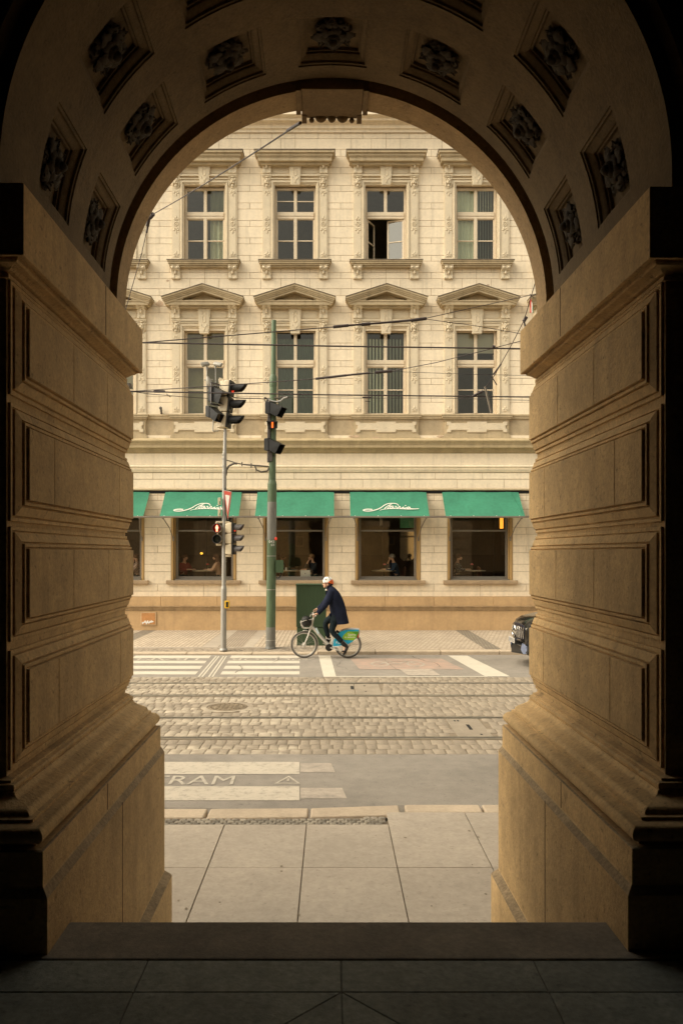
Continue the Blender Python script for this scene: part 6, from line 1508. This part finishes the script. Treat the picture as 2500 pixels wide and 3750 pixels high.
def sitter(x, y, rz, label, top, hair, pose='table', long_hair=False, lean=0):
    p = thing('person', label, 'person', (x, y, ZC0), 'guests seated in the cafe windows', rz)
    def T(v): return Vector(v)
    L = lean; hd = Vector((.10+L,0,1.20))
    Jb = {'pelvis': (T((0,0,.52)),.11), 'spine': (T((.02+L*.4,0,.70)),.105), 'chest': (T((.03+L*.8,0,.92)),.115), 'neck': (T((.05+L,0,1.06)),.05), 'skull': (hd,.078), 'crown': (hd+Vector((-.015,0,.07)),.072), 'face': (hd+Vector((.045,0,-.03)),.052), 'chin': (hd+Vector((.065,0,-.09)),.024), 'nose': (hd+Vector((.105,0,-.01)),.013)}
    Eb = [('pelvis','spine'),('spine','chest'),('chest','neck'),('neck','skull'),('skull','crown'),('skull','face'),('face','chin'),('face','nose')]
    Jt = {'pelvis': (T((0,0,.50)),.135), 'spine': (T((.02+L*.4,0,.70)),.13), 'chest': (T((.03+L*.8,0,.90)),.145), 'neck': (T((.04+L,0,1.02)),.07)}; Et = [('pelvis','spine'),('spine','chest'),('chest','neck')]
    for s in (-1, 1):
        n = 'l' if s > 0 else 'r'; sh = T((.04+L*.8,s*.18,.98))
        if pose == 'chin' and s < 0: el, wr, pa = T((.28+L,s*.17,.80)), T((.20+L,s*.08,1.02)), hd+Vector((.075,-.02,-.10))
        elif pose == 'up' and s < 0: el, wr, pa = T((.26+L,s*.2,.84)), T((.16+L,s*.16,1.06)), T((.14+L,s*.13,1.15))
        else: el, wr, pa = T((.14+L,s*.25,.76)), T((.36+L,s*.14,.80)), T((.44+L,s*.10,.80))
        Jb[n+'sh'] = (sh,.06); Jb[n+'el'] = (el,.042); Jb[n+'wr'] = (wr,.028); Jb[n+'pa'] = (pa,.026)
        Eb += [('chest',n+'sh'),(n+'sh',n+'el'),(n+'el',n+'wr'),(n+'wr',n+'pa')]
        d = (pa-wr).normalized()
        for q_ in range(4):
            o_ = Vector((0,(q_-1.5)*.02,0)); Jb[n+'f%d' % q_] = (pa+d*.045+o_,.0095); Jb[n+'g%d' % q_] = (pa+d*(.085-.006*abs(q_-1.4))+o_+Vector((0,0,-.012)),.008); Eb += [(n+'pa',n+'f%d' % q_),(n+'f%d' % q_,n+'g%d' % q_)]
        Jb[n+'th'] = (pa+d*.02+Vector((0,-s*.045,.015)),.010); Eb.append((n+'pa',n+'th'))
        Jt[n+'sh'] = (sh,.085); Jt[n+'el'] = (el,.062); Jt[n+'wr'] = (wr-(wr-el)*.08,.046); Et += [('chest',n+'sh'),(n+'sh',n+'el'),(n+'el',n+'wr')]
        Jb[n+'hip'] = (T((.06,s*.10,.50)),.085); Jb[n+'kn'] = (T((.44,s*.11,.50)),.058); Jb[n+'an'] = (T((.42,s*.11,.08)),.04); Jb[n+'to'] = (T((.58,s*.12,.03)),.035); Eb += [('pelvis',n+'hip'),(n+'hip',n+'kn'),(n+'kn',n+'an'),(n+'an',n+'to')]
    skin_obj('body', Jb, Eb, M['skindim'], p, 'pelvis', 1, True); skin_obj('jumper', Jt, Et, M[top], p, 'pelvis', 2, True)
    Jl = {'pelvis': (T((0,0,.50)),.13)}; El = []
    for s in (-1, 1):
        n = 'l' if s > 0 else 'r'; Jl[n+'a'] = (T((.08,s*.10,.50)),.10); Jl[n+'b'] = (T((.44,s*.11,.50)),.072); Jl[n+'c'] = (T((.42,s*.11,.12)),.055); El += [('pelvis',n+'a'),(n+'a',n+'b'),(n+'b',n+'c')]
    skin_obj('trousers', Jl, El, M['trouser'], p, 'pelvis', 1, True)
    b = MB(); b.ell((hd.x-.025,0,hd.z+.035), (.098,.086,.088), 16, 10)
    if long_hair: b.ell((hd.x-.055,0,hd.z-.06), (.07,.088,.14), 14, 10)
    b.build('hair', M[hair], p, local=True, smooth=60)
    b = MB()
    for s in (-1, 1): b.ell((hd.x+.088,s*.03,hd.z+.008), (.006,.011,.005), 8, 5)
    b.tube([(hd.x+.085,-.018,hd.z-.062),(hd.x+.09,0,hd.z-.062),(hd.x+.085,.018,hd.z-.062)], .003, 5); b.build('face_features', M['sigblack'], p, local=True); return p
def atx(px, y): return PX(px, y)
YI_ = 26.05
cafe_table(atx(280,YI_), YI_, 'round table in the leftmost cafe window beside the striped guest')
sitter(atx(318,25.98), 25.98, R(190), 'guest in a maroon and cream striped jumper at the leftmost cafe window', 'striped', 'hairb', 'up')
cafe_table(atx(470,YI_), YI_, 'round table with a red flower and a white cup behind the traffic light pole')
vase(atx(477,YI_-.1), YI_-.1, 'small vase with a red flower on the table behind the traffic light', 'flowred')
sitter(atx(421,26.1), 26.1, R(-35), 'dim guest in a dull red jumper left of the table with a red flower', 'redtop', 'hairb', 'table')
sitter(atx(506,25.95), 25.95, R(172), 'woman with long brown hair in a beige cardigan behind the signal pole', 'beigetop', 'hairb', 'table', True, .06)
cafe_table(atx(662,26.0), 26.0, 'round table with a plate beside the laptop')
sitter(atx(724,26.05), 26.05, R(205), 'fair haired guest in black resting the chin on one hand above the laptop', 'blacktop', 'hairg', 'chin', False, .05)
cafe_chair(atx(738,26.4), 26.4, R(-70), 'bentwood chair with a white bag of cables under the fair haired guest')
sitter(atx(644,27.6), 27.6, R(10), 'guest in dark clothes deep inside beyond the plate table', 'blacktop', 'hairb', 'table')
cafe_table(atx(881,YI_), YI_, 'round table with a pale pink flower before the guest in blue')
vase(atx(883,YI_-.1), YI_-.1, 'small vase with a pale pink flower in front of the guest in blue', 'flower')
sitter(atx(912,26.05), 26.05, R(190), 'grey haired guest in a dark blue jumper bent over the table', 'bluetop', 'hairgrey', 'chin', False, .10)
cafe_chair(atx(914,26.35), 26.35, R(-80), 'bentwood chair of the guest in dark blue')
cafe_table(atx(1086,YI_), YI_, 'round table with a pink flower in the rightmost window')
vase(atx(1083,YI_-.1), YI_-.1, 'small vase with a pink flower in the rightmost window', 'flower')
sitter(atx(1047,26.1), 26.1, R(-20), 'guest in a black and white patterned top at the rightmost window', 'pattern', 'hairb', 'table')
cafe_chair(atx(1112,26.0), 26.0, R(100), 'empty bentwood chair in the rightmost window')
lp = thing('laptop', 'open silver laptop standing on the inner sill behind the cyclist', 'laptop', (atx(702,25.75), 25.75, 1.80))
b = MB(); b.box(atx(692,25.75), atx(714,25.75), 25.62, 25.84, 1.775, 1.795); b.build('base', M['laptop'], lp, bevel=.004)
b = MB(); b.loft([[(atx(690,25.7),25.62,1.80),(atx(713.5,25.7),25.62,1.80),(atx(712,25.7),25.56,2.03),(atx(690,25.7),25.56,2.03)], [(atx(690,25.7),25.63,1.80),(atx(713.5,25.7),25.63,1.80),(atx(712,25.7),25.57,2.03),(atx(690,25.7),25.57,2.03)]]); b.build('lid', M['laptop'], lp)
b = MB(); b.ell((atx(701,25.6),25.585,1.92), (.016,.004,.018), 10, 6); b.build('emblem', M['siggrey'], lp)
def item(name, label, cat, px, y, prof, m, group=None):
    b = MB(); b.lathe(prof, (PX(px,y), y, ZC0+.772), n=18); return tag(b.build(name, m, None, smooth=40, loc=(PX(px,y), y, ZC0+.772)), label, cat, group)
item('cup', 'white coffee cup to the right of the red flower', 'cup', 489, 25.95, [(.025,0),(.04,.03),(.045,.065),(.04,.065),(.03,.02)], M['white'])
item('plate', 'white plate on the round table beside the laptop', 'plate', 676, 25.9, [(.05,0),(.11,.014),(.12,.018),(.1,.016),(0,.01)], M['white'])
item('glass_tumbler', 'drinking glass on the round table left of the laptop', 'glass', 664, 25.95, [(.03,0),(.035,.12),(.032,.12),(.028,.01)], M['pane'])
item('salt_pot', 'small white pot on the round table left of the laptop', 'pot', 657, 25.9, [(.03,0),(.034,.05),(.02,.09),(0,.1)], M['white'])
item('cup', 'white cup beside the hands of the guest in dark blue', 'cup', 893, 25.95, [(.025,0),(.04,.03),(.045,.065),(.04,.065),(.03,.02)], M['white'])
o = thing('wall_picture', 'small framed portrait hung on the dark cafe wall between panels', 'picture', (atx(898.5,30), 30.1, 3.2))
x0, x1, z0, z1 = atx(889,30), atx(907,30), PZ(1252,30), PZ(1231,30)
b = MB()
for a0, a1, c0_, c1_ in ((x0,x1,z0,z0+.05),(x0,x1,z1-.05,z1),(x0,x0+.05,z0+.05,z1-.05),(x1-.05,x1,z0+.05,z1-.05)): b.box(a0, a1, 30.10, 30.16, c0_, c1_)
b.build('frame', M['frame'], o); b = MB(); b.box(x0+.05, x1-.05, 30.13, 30.15, z0+.05, z1-.05); b.build('print', M['pic'], o)
o = thing('wall_picture', 'dim empty looking frame on the cafe wall above the laptop', 'picture', (atx(690,30), 30.1, 3.2))
x0, x1, z0, z1 = atx(679,30), atx(697,30), PZ(1255,30), PZ(1232,30); b = MB()
for a0, a1, c0_, c1_ in ((x0,x1,z0,z0+.03),(x0,x1,z1-.03,z1),(x0,x0+.03,z0+.03,z1-.03),(x1-.03,x1,z0+.03,z1-.03)): b.box(a0, a1, 30.10, 30.16, c0_, c1_)
b.build('frame', M['frame'], o); b = MB(); b.box(x0+.03, x1-.03, 30.13, 30.15, z0+.03, z1-.03); b.build('print', M['room'], o)
o = thing('wall_mirror', 'tall angled mirror with clipped corners in the third cafe window', 'mirror', (atx(935,29.8), 29.85, 2.3))
x0, x1, z0, z1 = atx(919,29.8), atx(951,29.8), PZ(1288,29.8), PZ(1188,29.8)
pts = [(x0+.12,z0),(x1-.12,z0),(x1,z0+.12),(x1,z1),(x0,z1),(x0,z0+.12)]
o.rotation_euler = (0,0,R(-10))
b = MB(); b.prism(pts, 'y', 29.80, 29.84); b.build('glass', M['mirror'], o)
b = MB(); b.prism([(p[0]+(.05 if p[0] > (x0+x1)/2 else -.05), p[1]+(.05 if p[1] > (z0+z1)/2 else -.05)) for p in pts], 'y', 29.842, 29.90); b.box(x0-.05, x1+.05, 29.78, 29.80, PZ(1216.5,29.8), PZ(1213,29.8)); b.build('frame', M['wood'], o)
o = thing('wall_lamp', 'lit orange tubular lamp high in the rightmost cafe window', 'lamp', (atx(1151,26.6), 26.6, 3.6))
b = MB(); b.tube([P3(1151,1214,26.6), P3(1151,1190,26.6)], .062, 14); b.build('shade', M['lampor'], o, smooth=40); b = MB(); b.tube([P3(1151,1215,26.6), P3(1160,1240,27), P3(1170,1262,27.5)], .02, 8); b.tube([P3(1140,1180,26.6), P3(1151,1190,26.6)], .015, 6); b.build('bracket', M['sigblack'], o)
b = MB(); b.ell(P3(463,1271,28.5), (.055,.05,.045), 12, 8); tag(b.build('table_lamp', M['lampyl'], None, smooth=60, loc=P3(463,1271,28.5)), 'small glowing yellow lamp deep inside the second cafe window', 'lamp')
b = MB(); b.tube([P3(875,1175,27.5), P3(875,1207,27.5)], .05, 10); tag(b.build('pendant_tube', M['cloth'], None, smooth=50, loc=P3(875,1207,27.5)), 'pale hanging tube light, unlit, in the third cafe window', 'lamp')

# ================================================================ LIGHT, SKY, CAMERA
EL = R(42)                                   # overcast: the brightest part of the sky is up to the left, over the river
w = bpy.data.worlds.new('World'); S.world = w; w.use_nodes = True; nt = w.node_tree; N = nt.nodes; L = nt.links
sky = N.new('ShaderNodeTexSky'); sky.sky_type = 'NISHITA'; sky.sun_disc = False; sky.sun_elevation = EL
d = Vector((-.95, -.20, 0)).normalized()
sun_dir = Vector((d.x*math.cos(EL), d.y*math.cos(EL), math.sin(EL)))
sky.sun_rotation = math.atan2(sun_dir.x, sun_dir.y); sky.air_density = 1.6; sky.dust_density = 4.5; sky.ozone_density = 1
hs_ = N.new('ShaderNodeHueSaturation'); hs_.inputs['Saturation'].default_value = .22; L.new(sky.outputs[0], hs_.inputs['Color'])
mx = N.new('ShaderNodeMix'); mx.data_type = 'RGBA'; mx.blend_type = 'MULTIPLY'; mx.inputs['Factor'].default_value = 1; mx.inputs[7].default_value = (1.0,.935,.805,1); L.new(hs_.outputs[0], mx.inputs[6])
L.new(mx.outputs[2], N['Background'].inputs['Color']); N['Background'].inputs['Strength'].default_value = .15
sl = bpy.data.lights.new('sun', 'SUN'); sl.energy = 1.5; sl.angle = R(60); sl.color = (1,.92,.78)
so = bpy.data.objects.new('sun', sl); COL.objects.link(so); so.rotation_euler = sun_dir.to_track_quat('Z', 'Y').to_euler(); so.location = (0,0,30)
cam = bpy.data.cameras.new('camera'); co = bpy.data.objects.new('camera', cam); COL.objects.link(co); S.camera = co
co.location = (0,0,HC); co.rotation_euler = (R(90),0,0); cam.sensor_fit = 'AUTO'; cam.sensor_width = 36; cam.lens = F/2352*36
cam.shift_x = 22/2352; cam.shift_y = 94/2352; cam.clip_start = .05; cam.clip_end = 1000
S.view_settings.view_transform = 'Standard'; S.view_settings.look = 'None'; S.view_settings.gamma = 1; S.view_settings.exposure = 1.0
S.render.engine = 'CYCLES'; S.cycles.use_denoising = True; S.cycles.max_bounces = 10; S.cycles.diffuse_bounces = 6; S.cycles.transparent_max_bounces = 12; S.cycles.sample_clamp_indirect = 6
